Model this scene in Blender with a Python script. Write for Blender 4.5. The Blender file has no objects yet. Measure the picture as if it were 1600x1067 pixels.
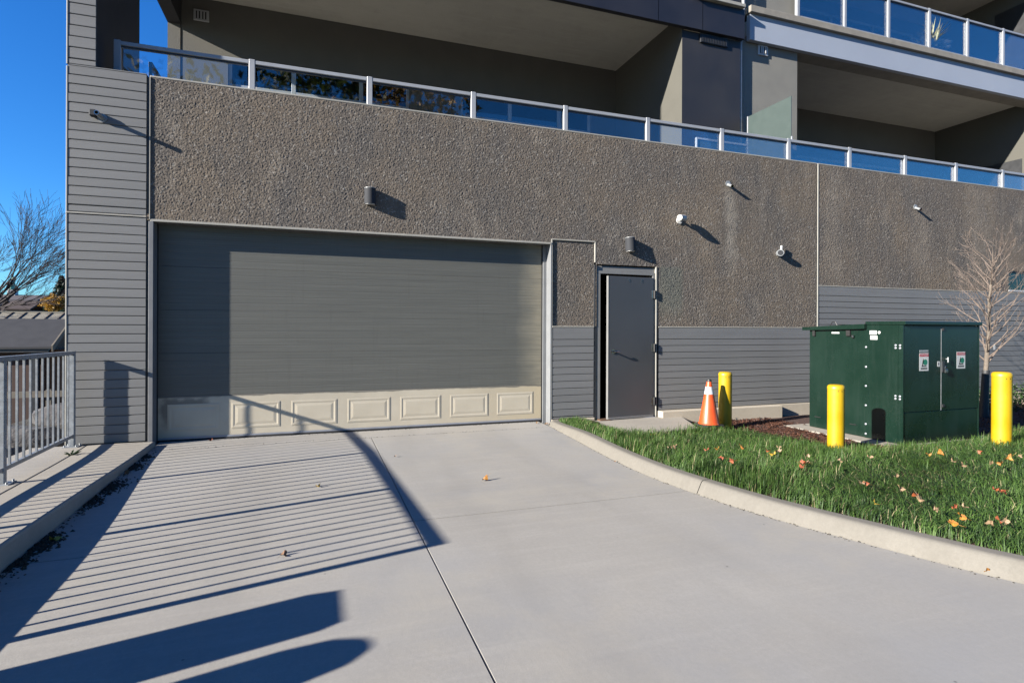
import bpy, bmesh, math, random
import numpy as np
from mathutils import Vector, Matrix, noise as mnoise

random.seed(7)
rng = np.random.default_rng(11)
sc = bpy.context.scene
COL = sc.collection
R = math.radians

# ------------------------------------------------------------------ camera
cam_d = bpy.data.cameras.new('camera')
cam = bpy.data.objects.new('camera', cam_d)
COL.objects.link(cam)
cam_d.sensor_width = 36.0
cam_d.lens = 878.3 / 1600 * 36
cam_d.shift_y = -21.47 / 1600
cam_d.clip_start = 0.05
cam_d.clip_end = 5000
cam.matrix_world = (Matrix.Translation((0, -7.75, 1.42)) @ Matrix.Rotation(-R(19.29), 4, 'Z')
                    @ Matrix.Rotation(R(90), 4, 'X') @ Matrix.Rotation(R(0.226), 4, 'Z'))
sc.camera = cam

# ------------------------------------------------------------------ light
SUNV = Vector((-1.0, -0.244, 0.375)).normalized()          # towards the sun
w = bpy.data.worlds.new('World')
sc.world = w
w.use_nodes = True
nt = w.node_tree
nt.nodes.clear()
sky = nt.nodes.new('ShaderNodeTexSky')
sky.sky_type = 'NISHITA'
sky.sun_disc = False
sky.sun_elevation = math.asin(SUNV.z)
sky.sun_rotation = math.atan2(SUNV.x, SUNV.y)
sky.altitude = 150
sky.air_density = 1.0
sky.dust_density = 0.0
sky.ozone_density = 3.0
bg = nt.nodes.new('ShaderNodeBackground')
bg.inputs['Strength'].default_value = 0.056
out = nt.nodes.new('ShaderNodeOutputWorld')
hs = nt.nodes.new('ShaderNodeHueSaturation')
hs.inputs['Saturation'].default_value = 1.25
nt.links.new(sky.outputs[0], hs.inputs['Color'])
tint = nt.nodes.new('ShaderNodeMixRGB')          # one even tint for the whole sky
tint.blend_type = 'MULTIPLY'
tint.inputs[0].default_value = 1.0
tint.inputs[2].default_value = (0.37, 0.72, 1.08, 1.0)
nt.links.new(hs.outputs[0], tint.inputs[1])
nt.links.new(tint.outputs[0], bg.inputs[0])
nt.links.new(bg.outputs[0], out.inputs[0])
sun_d = bpy.data.lights.new('sun', 'SUN')
sun_d.energy = 5.0
sun_d.angle = R(0.55)
sun_d.color = (1.0, 0.94, 0.85)
sun = bpy.data.objects.new('sun', sun_d)
COL.objects.link(sun)
sun.rotation_euler = (-SUNV).to_track_quat('-Z', 'Y').to_euler()
sun.location = (-20, -8, 12)
sc.view_settings.view_transform = 'Standard'
sc.view_settings.look = 'None'
sc.view_settings.gamma = 1.0
sc.view_settings.use_curve_mapping = False
sc.view_settings.exposure = 1.88
sc.cycles.max_bounces = 8
sc.cycles.transparent_max_bounces = 12


# ------------------------------------------------------------------ materials
ALB = 0.50


class NT:
    def __init__(s, name):
        s.m = bpy.data.materials.new(name)
        s.m.use_nodes = True
        s.t = s.m.node_tree
        s.b = s.t.nodes['Principled BSDF']
        s.out = s.t.nodes['Material Output']

    def n(s, kind, **kw):
        nd = s.t.nodes.new('ShaderNode' + kind)
        for k, v in kw.items():
            if k.startswith('i_'):
                key = k[2:]
                key = int(key) if key.isdigit() else key.replace('_', ' ')
                if hasattr(v, 'is_linked') or isinstance(v, bpy.types.NodeSocket):
                    s.t.links.new(v, nd.inputs[key])
                else:
                    nd.inputs[key].default_value = v
            else:
                setattr(nd, k, v)
        return nd

    def link(s, a, b):
        s.t.links.new(a, b)

    def co(s):
        return s.n('TexCoord').outputs['Object']

    def scaled(s, vec, sx, sy, sz):
        mp = s.n('Mapping')
        mp.inputs['Scale'].default_value = (sx, sy, sz)
        s.link(vec, mp.inputs['Vector'])
        return mp.outputs[0]

    def noise(s, vec, scale, detail=3, rough=0.55):
        nd = s.n('TexNoise')
        s.link(vec, nd.inputs['Vector'])
        nd.inputs['Scale'].default_value = scale
        nd.inputs['Detail'].default_value = detail
        nd.inputs['Roughness'].default_value = rough
        return nd.outputs['Fac']

    def ramp(s, fac, a, b, ca=(0, 0, 0, 1), cb=(1, 1, 1, 1)):
        nd = s.n('ValToRGB')
        s.link(fac, nd.inputs[0])
        e = nd.color_ramp.elements
        e[0].position = a
        e[0].color = ca
        e[1].position = b
        e[1].color = cb
        return nd.outputs[0]

    def mix(s, fac, a, b, mode='MIX'):
        nd = s.n('MixRGB', blend_type=mode)
        for i, v in ((0, fac), (1, a), (2, b)):
            if isinstance(v, bpy.types.NodeSocket):
                s.link(v, nd.inputs[i])
            elif i == 0:
                nd.inputs[0].default_value = v
            else:
                nd.inputs[i].default_value = tuple(v[:3]) + (1,)
        return nd.outputs[0]

    def math(s, op, a, b=0.0):
        nd = s.n('Math', operation=op)
        for i, v in ((0, a), (1, b)):
            if isinstance(v, bpy.types.NodeSocket):
                s.link(v, nd.inputs[i])
            else:
                nd.inputs[i].default_value = v
        return nd.outputs[0]

    def maprange(s, v, a, b, c=0.0, d=1.0):
        nd = s.n('MapRange')
        s.link(v, nd.inputs[0])
        for i, x in enumerate((a, b, c, d)):
            nd.inputs[i + 1].default_value = x
        nd.clamp = True
        return nd.outputs[0]

    def col(s, v):
        # one overall albedo scale for the whole palette (the exposure is set to match)
        if isinstance(v, bpy.types.NodeSocket):
            v = s.mix(1.0, v, (ALB, ALB, ALB), 'MULTIPLY')
            s.link(v, s.b.inputs['Base Color'])
        else:
            s.b.inputs['Base Color'].default_value = tuple(x * ALB for x in v[:3]) + (1,)

    def bump(s, h, dist=0.005, strength=1.0):
        nd = s.n('Bump')
        nd.inputs['Distance'].default_value = dist
        nd.inputs['Strength'].default_value = strength
        s.link(h, nd.inputs['Height'])
        s.link(nd.outputs[0], s.b.inputs['Normal'])

    def rough(s, v):
        if isinstance(v, bpy.types.NodeSocket):
            s.link(v, s.b.inputs['Roughness'])
        else:
            s.b.inputs['Roughness'].default_value = v


def simple(name, c, rough=0.6, metal=0.0, var=0.12, scale=6.0, bump=0.0, bscale=60.0, spec=0.5, rand=0.0):
    n = NT(name)
    co = n.co()
    f = n.noise(co, scale, 5)
    a = tuple(x * (1 - var) for x in c)
    b = tuple(min(1, x * (1 + var)) for x in c)
    cc = n.mix(n.ramp(f, 0.3, 0.7), a, b)
    if rand:
        oi = n.n('ObjectInfo').outputs['Random']
        k = n.maprange(oi, 0, 1, 1 - rand, 1 + rand)
        cmb = n.n('CombineColor')
        for i in range(3):
            n.link(k, cmb.inputs[i])
        cc = n.mix(1.0, cc, cmb.outputs[0], 'MULTIPLY')
    n.col(cc)
    n.rough(n.maprange(f, 0.2, 0.8, max(0.02, rough - 0.08), min(1, rough + 0.08)))
    n.b.inputs['Metallic'].default_value = metal
    n.b.inputs['Specular IOR Level'].default_value = spec
    if bump:
        n.bump(n.noise(co, bscale, 3), bump)
    return n.m


M = {}


def mat_stucco():
    n = NT('stucco')
    co = n.co()
    big = n.noise(co, 0.55, 4, 0.6)
    mid = n.noise(n.scaled(co, 1.0, 1.0, 0.35), 1.9, 4, 0.6)
    fine = n.noise(co, 70, 2, 0.6)
    vor = n.n('TexVoronoi')
    n.link(co, vor.inputs['Vector'])
    vor.inputs['Scale'].default_value = 55
    c = n.mix(n.ramp(fine, 0.32, 0.68), (0.095, 0.080, 0.067), (0.29, 0.252, 0.215))
    c = n.mix(n.maprange(big, 0.40, 0.62, 0, 0.72), c, (0.26, 0.208, 0.155))
    c = n.mix(n.maprange(mid, 0.46, 0.68, 0, 0.65), c, (0.145, 0.138, 0.132))
    pale = n.noise(n.scaled(co, 1.0, 1.0, 0.45), 2.7, 5, 0.65)
    c = n.mix(n.maprange(pale, 0.54, 0.72, 0, 0.55), c, (0.38, 0.325, 0.26))
    runs = n.noise(n.scaled(co, 2.2, 1.0, 0.16), 1.6, 4, 0.6)
    c = n.mix(n.maprange(runs, 0.55, 0.75, 0, 0.40), c, (0.135, 0.118, 0.10))
    grains = n.n('SeparateColor')
    n.link(vor.outputs['Color'], grains.inputs[0])
    c = n.mix(n.maprange(grains.outputs[0], 0.86, 1.0, 0, 0.6), c, (0.50, 0.47, 0.42))
    # lime streak and patch marks, each with its own shape on the wall
    sx = n.n('SeparateXYZ')
    n.link(co, sx.inputs[0])
    X, Z = sx.outputs[0], sx.outputs[2]

    def streak(cx, hw, z0, z1, amount, colr, c):
        wob = n.math('ADD', X, n.math('MULTIPLY', n.math('SUBTRACT', n.noise(co, 2.2, 3), 0.5), hw * 2.2))
        fx = n.maprange(n.math('ABSOLUTE', n.math('SUBTRACT', wob, cx)), hw * 0.25, hw, 1, 0)
        fz = n.math('MULTIPLY', n.maprange(Z, z0, z0 + 0.5, 0, 1), n.maprange(Z, z1 - 0.12, z1, 1, 0))
        f = n.math('MULTIPLY', n.math('MULTIPLY', fx, fz), amount)
        f = n.math('MULTIPLY', f, n.maprange(n.noise(co, 5, 4), 0.3, 0.65, 0.3, 1.0))
        return n.mix(f, c, colr)
    c = streak(6.62, 0.16, 2.2, 3.83, 0.65, (0.46, 0.41, 0.34), c)
    c = streak(11.2, 0.35, 2.3, 3.77, 0.32, (0.42, 0.37, 0.31), c)
    c = streak(12.9, 0.5, 2.0, 4.4, 0.30, (0.44, 0.38, 0.31), c)
    c = streak(8.9, 0.3, 2.2, 4.4, 0.28, (0.42, 0.37, 0.31), c)
    # greenish repaired patch right of the door head
    fx = n.math('MULTIPLY', n.maprange(X, 5.2, 5.25, 0, 1), n.maprange(X, 5.62, 5.70, 1, 0))
    fz = n.math('MULTIPLY', n.maprange(Z, 1.5, 1.8, 0, 1), n.maprange(Z, 2.38, 2.44, 1, 0))
    c = n.mix(n.math('MULTIPLY', n.math('MULTIPLY', fx, fz), 0.45), c, (0.17, 0.20, 0.17))
    n.col(c)
    n.rough(0.95)
    n.b.inputs['Specular IOR Level'].default_value = 0.25
    n.bump(n.noise(co, 120, 2, 0.6), 0.004, 0.8)
    return n.m


def mat_concrete(name, c, warm=0.0, dirt=0.25):
    n = NT(name)
    co = n.co()
    big = n.noise(co, 0.5, 5, 0.6)
    mid = n.noise(co, 3.5, 6, 0.65)
    fin = n.noise(co, 140, 3, 0.7)
    lin = n.noise(n.scaled(co, 0.25, 3.0, 1.0), 4, 4, 0.6)
    a = tuple(x * 0.86 for x in c)
    b = tuple(x * 1.1 for x in c)
    cc = n.mix(n.ramp(big, 0.3, 0.7), a, b)
    cc = n.mix(n.maprange(mid, 0.50, 0.80, 0, dirt), cc, tuple(x * 0.68 for x in c))
    cc = n.mix(n.maprange(lin, 0.50, 0.70, 0, 0.5), cc, tuple(x * 1.14 for x in c))
    cc = n.mix(n.maprange(fin, 0.3, 0.7, 0.0, 0.35), cc, tuple(x * 0.66 for x in c))
    g2 = n.noise(co, 38, 4, 0.7)
    cc = n.mix(n.maprange(g2, 0.45, 0.72, 0.0, 0.30), cc, tuple(x * 0.74 for x in c))
    cc = n.mix(n.maprange(g2, 0.50, 0.28, 0.0, 0.20), cc, tuple(x * 1.16 for x in c))
    # faint tyre bands along the driving direction and cooler worn patches
    if warm:
        sp_ = n.n('SeparateXYZ')
        n.link(co, sp_.inputs[0])
        xw = n.math('ADD', sp_.outputs[0], n.math('MULTIPLY', n.math('SUBTRACT', n.noise(co, 0.35, 2), 0.5), 0.5))
        for cx in (-0.55, 1.15, 2.2):
            bnd = n.maprange(n.math('ABSOLUTE', n.math('SUBTRACT', xw, cx)), 0.10, 0.34, 1, 0)
            bnd = n.math('MULTIPLY', bnd, n.maprange(n.noise(n.scaled(co, 1.5, 0.3, 1), 2.0, 4), 0.35, 0.7, 0.0, 0.42))
            cc = n.mix(bnd, cc, tuple(x * 0.66 for x in c))
        cool = n.maprange(n.noise(co, 0.42, 4, 0.6), 0.45, 0.7, 0, 0.7)
        cc = n.mix(cool, cc, (c[0] * 0.78, c[1] * 0.83, c[2] * 0.93))
        warmp = n.maprange(n.noise(co, 0.8, 5, 0.65), 0.52, 0.75, 0, 0.6)
        cc = n.mix(warmp, cc, (c[0] * 1.10, c[1] * 1.06, c[2] * 0.96))
        blot = n.maprange(n.noise(co, 5.5, 5, 0.7), 0.60, 0.80, 0, 0.35)
        cc = n.mix(blot, cc, tuple(x * 0.70 for x in c))
        vr = n.n('TexVoronoi')
        n.link(co, vr.inputs['Vector'])
        vr.inputs['Scale'].default_value = 0.55
        oil = n.math('MULTIPLY', n.maprange(n.math('ADD', vr.outputs['Distance'], n.math('MULTIPLY', n.math('SUBTRACT', n.noise(co, 9, 4), 0.5), 0.12)), 0.03, 0.11, 1, 0), 0.32)
        cc = n.mix(oil, cc, tuple(x * 0.5 for x in c))
        broom = n.noise(n.scaled(co, 60, 1.2, 1), 2.0, 3, 0.7)
        cc = n.mix(n.maprange(broom, 0.35, 0.7, 0, 0.16), cc, tuple(x * 0.75 for x in c))
    # sparse dark specks and pin holes
    vor = n.n('TexVoronoi')
    n.link(co, vor.inputs['Vector'])
    vor.inputs['Scale'].default_value = 3.3
    sp = n.maprange(vor.outputs['Distance'], 0.012, 0.03, 1, 0)
    cc = n.mix(n.math('MULTIPLY', sp, 0.7), cc, (0.06, 0.055, 0.05))
    stain = n.maprange(n.noise(co, 0.9, 3, 0.5), 0.64, 0.78, 0, 0.35)
    cc = n.mix(stain, cc, tuple(x * 0.62 for x in c))
    n.col(cc)
    n.rough(n.maprange(mid, 0.3, 0.7, 0.7, 0.92))
    n.b.inputs['Specular IOR Level'].default_value = 0.3
    n.bump(n.mix(0.5, fin, n.noise(co, 30, 4)), 0.0018, 0.7)
    return n.m


def mat_siding():
    n = NT('siding_paint')
    co = n.co()
    f = n.noise(n.scaled(co, 0.35, 1, 5), 3.2, 5, 0.6)
    g = n.noise(n.scaled(co, 2.0, 4, 60), 3.0, 4, 0.6)
    c = n.mix(n.ramp(f, 0.3, 0.7), (0.215, 0.215, 0.213), (0.262, 0.262, 0.258))
    c = n.mix(n.maprange(g, 0.45, 0.75, 0, 0.25), c, (0.19, 0.19, 0.19))
    oi = n.n('ObjectInfo').outputs['Random']
    k = n.maprange(oi, 0, 1, 0.95, 1.05)
    cmb = n.n('CombineColor')
    for i in range(3):
        n.link(k, cmb.inputs[i])
    c = n.mix(1.0, c, cmb.outputs[0], 'MULTIPLY')
    n.col(c)
    n.rough(0.55)
    n.bump(g, 0.0012, 0.6)
    return n.m


def mat_garage():
    n = NT('garage_paint')
    co = n.co()
    sx = n.n('SeparateXYZ')
    n.link(co, sx.inputs[0])
    X, Z = sx.outputs[0], sx.outputs[2]
    f = n.noise(n.scaled(co, 0.35, 1, 9), 2.6, 6, 0.65)
    s = n.noise(n.scaled(co, 0.25, 1, 60), 2.2, 4, 0.7)
    v = n.noise(n.scaled(co, 12, 1, 0.7), 2.0, 4, 0.7)
    c = n.mix(n.ramp(f, 0.3, 0.7), (0.128, 0.129, 0.114), (0.158, 0.158, 0.138))
    c = n.mix(n.maprange(s, 0.56, 0.70, 0, 0.55), c, (0.235, 0.235, 0.215))
    c = n.mix(n.maprange(v, 0.55, 0.75, 0, 0.45), c, (0.115, 0.113, 0.10))
    # thin worn paint showing the beige steel along the right edge
    wob = n.math('ADD', X, n.math('MULTIPLY', n.math('SUBTRACT', n.noise(co, 3, 4), 0.5), 0.28))
    ed = n.maprange(wob, 2.84, 3.22, 0, 0.80)
    ed = n.math('MULTIPLY', ed, n.maprange(n.noise(n.scaled(co, 1, 1, 14), 3, 3), 0.25, 0.6, 0.55, 1))
    c = n.mix(ed, c, (0.40, 0.36, 0.265))
    n.col(c)
    n.rough(0.5)
    n.bump(n.noise(n.scaled(co, 0.15, 1, 40), 3, 3), 0.002, 0.6)
    return n.m


def mat_beige():
    n = NT('beige_steel')
    co = n.co()
    sx = n.n('SeparateXYZ')
    n.link(co, sx.inputs[0])
    X, Z = sx.outputs[0], sx.outputs[2]
    f = n.noise(co, 2.5, 5, 0.6)
    c = n.mix(n.ramp(f, 0.3, 0.7), (0.66, 0.585, 0.45), (0.76, 0.68, 0.53))
    c = n.mix(n.math('MULTIPLY', n.maprange(X, 1.5, 3.2, 0, 0.6), n.maprange(f, 0.3, 0.7, 0.5, 1)), c, (0.62, 0.49, 0.27))
    # wet smear on the first panel
    wob = n.math('ADD', X, n.math('MULTIPLY', n.math('SUBTRACT', n.noise(co, 7, 4), 0.5), 0.22))
    wz = n.math('ADD', Z, n.math('MULTIPLY', n.math('SUBTRACT', n.noise(co, 6, 4), 0.5), 0.22))
    a = n.math('MULTIPLY', n.maprange(wob, -1.82, -1.74, 0, 1), n.maprange(wob, -1.30, -1.22, 1, 0))
    b = n.math('MULTIPLY', n.maprange(wz, 0.12, 0.30, 0, 1), n.maprange(wz, 0.50, 0.56, 1, 0))
    c = n.mix(n.math('MULTIPLY', n.math('MULTIPLY', a, b), 0.88), c, (0.22, 0.20, 0.17))
    # ragged grey paint line on the top edge
    e = n.maprange(n.math('ADD', Z, n.math('MULTIPLY', n.noise(n.scaled(co, 1.6, 1, 4), 2.5, 3), 0.05)), 0.557, 0.562, 0, 1)
    c = n.mix(n.math('MULTIPLY', e, 0.85), c, (0.2, 0.19, 0.165))
    n.col(c)
    n.rough(0.45)
    return n.m


def mat_glass(name, tint, gloss=(1.0, 0.93, 0.86), ior=1.5):
    n = NT(name)
    n.t.nodes.remove(n.b)
    fr = n.n('Fresnel')
    fr.inputs['IOR'].default_value = ior
    tr = n.n('BsdfTransparent')
    tr.inputs[0].default_value = tint + (1,)
    gl = n.n('BsdfGlossy')
    gl.inputs['Roughness'].default_value = 0.02
    gl.inputs[0].default_value = gloss + (1,)
    mx = n.n('MixShader')
    n.link(n.math('ADD', n.math('MULTIPLY', fr.outputs[0], 0.75), 0.06), mx.inputs[0])
    n.link(tr.outputs[0], mx.inputs[1])
    n.link(gl.outputs[0], mx.inputs[2])
    n.link(mx.outputs[0], n.out.inputs[0])
    return n.m


def mat_leaf(name, ca, cb, dry=None):
    n = NT(name)
    at = n.n('Attribute', attribute_name='tone').outputs['Fac']
    co = n.co()
    c = n.mix(at, ca, cb)
    if dry:
        c = n.mix(n.maprange(at, 0.9, 1.0, 0, 1), c, dry)
    n.col(c)
    n.rough(0.6)
    n.b.inputs['Subsurface Weight'].default_value = 0.0
    tl = n.n('BsdfTranslucent')
    n.link(n.mix(1.0, c, (ALB, ALB, ALB), 'MULTIPLY'), tl.inputs[0])
    mx = n.n('MixShader')
    mx.inputs[0].default_value = 0.35
    n.link(n.b.outputs[0], mx.inputs[1])
    n.link(tl.outputs[0], mx.inputs[2])
    n.link(mx.outputs[0], n.out.inputs[0])
    return n.m


def mat_green():
    n = NT('green_enamel')
    co = n.co()
    f = n.noise(co, 1.7, 5, 0.6)
    v = n.noise(n.scaled(co, 9, 9, 0.8), 2.0, 4, 0.6)
    c = n.mix(n.ramp(f, 0.3, 0.7), (0.0045, 0.021, 0.0135), (0.0070, 0.029, 0.019))
    c = n.mix(n.maprange(v, 0.50, 0.78, 0, 0.5), c, (0.020, 0.040, 0.032))
    d = n.noise(co, 14, 5, 0.7)
    c = n.mix(n.maprange(d, 0.62, 0.75, 0, 0.35), c, (0.05, 0.06, 0.05))
    n.col(c)
    n.rough(n.maprange(f, 0.3, 0.7, 0.20, 0.36))
    n.bump(n.noise(co, 3, 2), 0.004, 0.25)
    return n.m


def mat_brick():
    n = NT('far_brick')
    br = n.n('TexBrick')
    n.link(n.co(), br.inputs['Vector'])
    br.inputs['Color1'].default_value = (0.08, 0.042, 0.032, 1)
    br.inputs['Color2'].default_value = (0.11, 0.055, 0.04, 1)
    br.inputs['Mortar'].default_value = (0.10, 0.09, 0.08, 1)
    br.inputs['Scale'].default_value = 4.0
    n.col(br.outputs[0])
    n.rough(0.9)
    return n.m


M['stucco'] = mat_stucco()
M['concrete'] = mat_concrete('driveway_concrete', (0.525, 0.495, 0.44), warm=1.0)
M['kerb'] = mat_concrete('kerb_concrete', (0.255, 0.236, 0.202), dirt=0.4)
M['walk'] = mat_concrete('walk_concrete', (0.53, 0.485, 0.41), dirt=0.3)
M['found'] = mat_concrete('foundation_concrete', (0.70, 0.62, 0.49), dirt=0.3)
M['soffit'] = mat_concrete('soffit_concrete', (0.80, 0.765, 0.67), dirt=0.4)
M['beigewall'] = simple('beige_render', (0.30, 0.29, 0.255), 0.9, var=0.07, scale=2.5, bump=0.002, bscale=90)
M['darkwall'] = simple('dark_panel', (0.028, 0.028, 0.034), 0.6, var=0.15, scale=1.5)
M['sidewall'] = simple('side_render', (0.125, 0.12, 0.10), 0.9, var=0.07, scale=2.5, bump=0.002, bscale=90)  # even render of the recess side walls, darker than the other renders
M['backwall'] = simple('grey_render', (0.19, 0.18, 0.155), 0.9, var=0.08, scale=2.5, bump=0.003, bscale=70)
M['fascia'] = simple('dark_fascia', (0.022, 0.022, 0.030), 0.5, var=0.15, scale=1.5)
M['bluefascia'] = simple('pale_fascia', (0.50, 0.55, 0.64), 0.55, var=0.03, scale=1.0)
M['slab'] = simple('slab_edge', (0.36, 0.33, 0.28), 0.9, var=0.15, scale=5, bump=0.002)
M['siding'] = mat_siding()
M['sidingback'] = simple('siding_groove', (0.11, 0.11, 0.112), 0.8)
M['trim'] = simple('pale_trim', (0.48, 0.46, 0.40), 0.6, var=0.08)
M['jamb'] = simple('jamb_steel', (0.27, 0.28, 0.29), 0.45, var=0.06)
M['greyjamb'] = simple('grey_jamb', (0.22, 0.225, 0.235), 0.5, var=0.08)
M['garage'] = mat_garage()
M['beige'] = mat_beige()
M['seal'] = simple('rubber_seal', (0.015, 0.015, 0.016), 0.7)
M['alu'] = simple('aluminium_strip', (0.45, 0.47, 0.52), 0.4, 0.3, var=0.08)
M['door'] = simple('door_paint', (0.10, 0.102, 0.107), 0.42, var=0.06, scale=1.4)
M['doorframe'] = simple('door_frame_paint', (0.25, 0.25, 0.245), 0.5, var=0.05)
M['chrome'] = simple('satin_steel', (0.62, 0.61, 0.58), 0.25, 1.0, var=0.06)
M['hinge'] = simple('hinge_steel', (0.05, 0.05, 0.05), 0.5, 0.4)
M['galv'] = simple('galvanised', (0.40, 0.42, 0.43), 0.45, 0.15, var=0.2, scale=18)
M['railalu'] = simple('railing_aluminium', (0.46, 0.48, 0.51), 0.45, 0.05, var=0.05)
M['glass'] = mat_glass('railing_glass', (0.87, 0.92, 0.96))
M['winglass'] = mat_glass('window_glass', (0.10, 0.12, 0.14), ior=1.75)
M['dimglass'] = mat_glass('dim_glass', (0.20, 0.18, 0.16), ior=1.18)
M['frost'] = simple('frosted_glass', (0.078, 0.108, 0.103), 0.35, var=0.04)
M['winframe'] = simple('window_frame', (0.62, 0.63, 0.64), 0.45, var=0.05)
M['black'] = simple('black_void', (0.004, 0.004, 0.004), 1.0, spec=0.0)
M['dark'] = simple('dark_metal', (0.03, 0.032, 0.036), 0.45)
M['lightgrey'] = simple('lamp_grey', (0.05, 0.053, 0.06), 0.75, var=0.1, spec=0.2)
M['white'] = simple('white_plastic', (0.72, 0.72, 0.70), 0.35, var=0.05)
M['petal'] = simple('white_petal', (1.4, 1.38, 1.3), 0.6, var=0.05)
M['green'] = mat_green()
def mat_yellow():
    n = NT('yellow_paint')
    co = n.co()
    f = n.noise(co, 3, 4)
    c = n.mix(n.ramp(f, 0.3, 0.7), (0.60, 0.385, 0.004), (0.70, 0.465, 0.008))
    sc_ = n.noise(n.scaled(co, 5, 5, 40), 2.0, 4, 0.7)
    c = n.mix(n.maprange(sc_, 0.63, 0.72, 0, 0.45), c, (0.42, 0.28, 0.02))
    ch = n.noise(co, 26, 3, 0.6)
    c = n.mix(n.maprange(ch, 0.70, 0.74, 0, 0.8), c, (0.20, 0.14, 0.05))
    n.col(c)
    n.rough(n.maprange(f, 0.3, 0.7, 0.38, 0.55))
    n.bump(n.noise(co, 18, 3), 0.002, 0.5)
    return n.m


M['yellow'] = mat_yellow()
M['orange'] = simple('orange_pvc', (0.80, 0.105, 0.018), 0.42, var=0.08, scale=6)
M['reflect'] = simple('reflective_band', (0.70, 0.72, 0.74), 0.35, var=0.15, scale=30)
M['label'] = simple('label_white', (0.70, 0.71, 0.70), 0.45, var=0.03)
M['red'] = simple('label_red', (0.55, 0.025, 0.05), 0.45)
M['lgreen'] = simple('label_green', (0.02, 0.22, 0.13), 0.45)
M['ink'] = simple('label_ink', (0.02, 0.02, 0.02), 0.6)
M['soil'] = simple('soil', (0.055, 0.045, 0.03), 0.95, var=0.4, scale=20, bump=0.02, bscale=40)
M['mulchbase'] = simple('mulch_bed', (0.085, 0.036, 0.022), 0.95, var=0.5, scale=45, bump=0.02, bscale=60)
M['bark'] = simple('bark', (0.20, 0.165, 0.13), 0.9, var=0.35, scale=25, bump=0.006, bscale=40)
M['twig'] = simple('twig', (0.215, 0.165, 0.135), 0.85, var=0.3, scale=20)
M['farbark'] = simple('far_bark', (0.055, 0.042, 0.04), 0.9, var=0.25, scale=3)
M['guard'] = simple('trunk_guard', (0.035, 0.035, 0.038), 0.6, var=0.2)
M['ground'] = simple('ground_soil', (0.11, 0.10, 0.075), 0.95, var=0.3, scale=0.4)
M['asphalt'] = simple('asphalt', (0.05, 0.05, 0.05), 0.9, var=0.2, scale=8, bump=0.003, bscale=90)
M['brick'] = mat_brick()
M['shingle'] = simple('dark_shingle', (0.030, 0.032, 0.040), 0.85, var=0.2, scale=3)
M['metalroof'] = simple('beige_metal_roof', (0.36, 0.33, 0.26), 0.6, var=0.06, scale=2)
M['wood'] = simple('brown_wood', (0.17, 0.09, 0.045), 0.8, var=0.25, scale=4)
M['timber'] = simple('pale_timber', (0.20, 0.17, 0.13), 0.8, var=0.2, scale=4)
M['rock'] = simple('boulder', (0.10, 0.092, 0.09), 0.9, var=0.3, scale=4, bump=0.03, bscale=8)
M['copper'] = simple('verdigris', (0.16, 0.50, 0.34), 0.7, var=0.15, scale=1)
M['towerwhite'] = simple('tower_white', (0.85, 0.85, 0.82), 0.7)
M['slate'] = simple('far_slate', (0.11, 0.095, 0.10), 0.85, var=0.15, scale=0.3)
M['brownroof'] = simple('far_brown_roof', (0.085, 0.055, 0.045), 0.85, var=0.2, scale=0.4)
M['darkhouse'] = simple('far_house_wall', (0.10, 0.085, 0.08), 0.9, var=0.2, scale=0.3)
M['grassblade'] = mat_leaf('grass_blade', (0.018, 0.066, 0.008), (0.19, 0.345, 0.06), (0.52, 0.46, 0.24))
M['needle'] = mat_leaf('spruce_needle', (0.012, 0.028, 0.016), (0.03, 0.06, 0.035))
M['deepleaf'] = mat_leaf('street_tree_leaf', (0.02, 0.05, 0.012), (0.10, 0.13, 0.03))
M['gold'] = mat_leaf('golden_leaf', (0.42, 0.20, 0.01), (0.62, 0.36, 0.03))
M['shrubleaf'] = mat_leaf('shrub_leaf', (0.03, 0.075, 0.02), (0.09, 0.18, 0.04))
M['chip'] = mat_leaf('mulch_chip', (0.05, 0.018, 0.010), (0.25, 0.105, 0.06))


def leafmat(name, ca, cb):
    n = NT(name)
    f = n.noise(n.co(), 30, 4)
    c = n.mix(n.ramp(f, 0.35, 0.65), ca, cb)
    n.col(c)
    n.rough(0.65)
    return n.m


M['leaf_orange'] = leafmat('orange_leaf', (0.34, 0.13, 0.02), (0.60, 0.27, 0.02))
M['leaf_yellow'] = leafmat('yellow_leaf', (0.45, 0.28, 0.03), (0.65, 0.45, 0.05))
M['leaf_red'] = leafmat('red_leaf', (0.26, 0.05, 0.02), (0.48, 0.13, 0.035))
M['leaf_tan'] = leafmat('tan_leaf', (0.28, 0.17, 0.085), (0.46, 0.32, 0.19))
M['leaf_brown'] = leafmat('brown_leaf', (0.14, 0.07, 0.035), (0.25, 0.13, 0.06))


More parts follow.
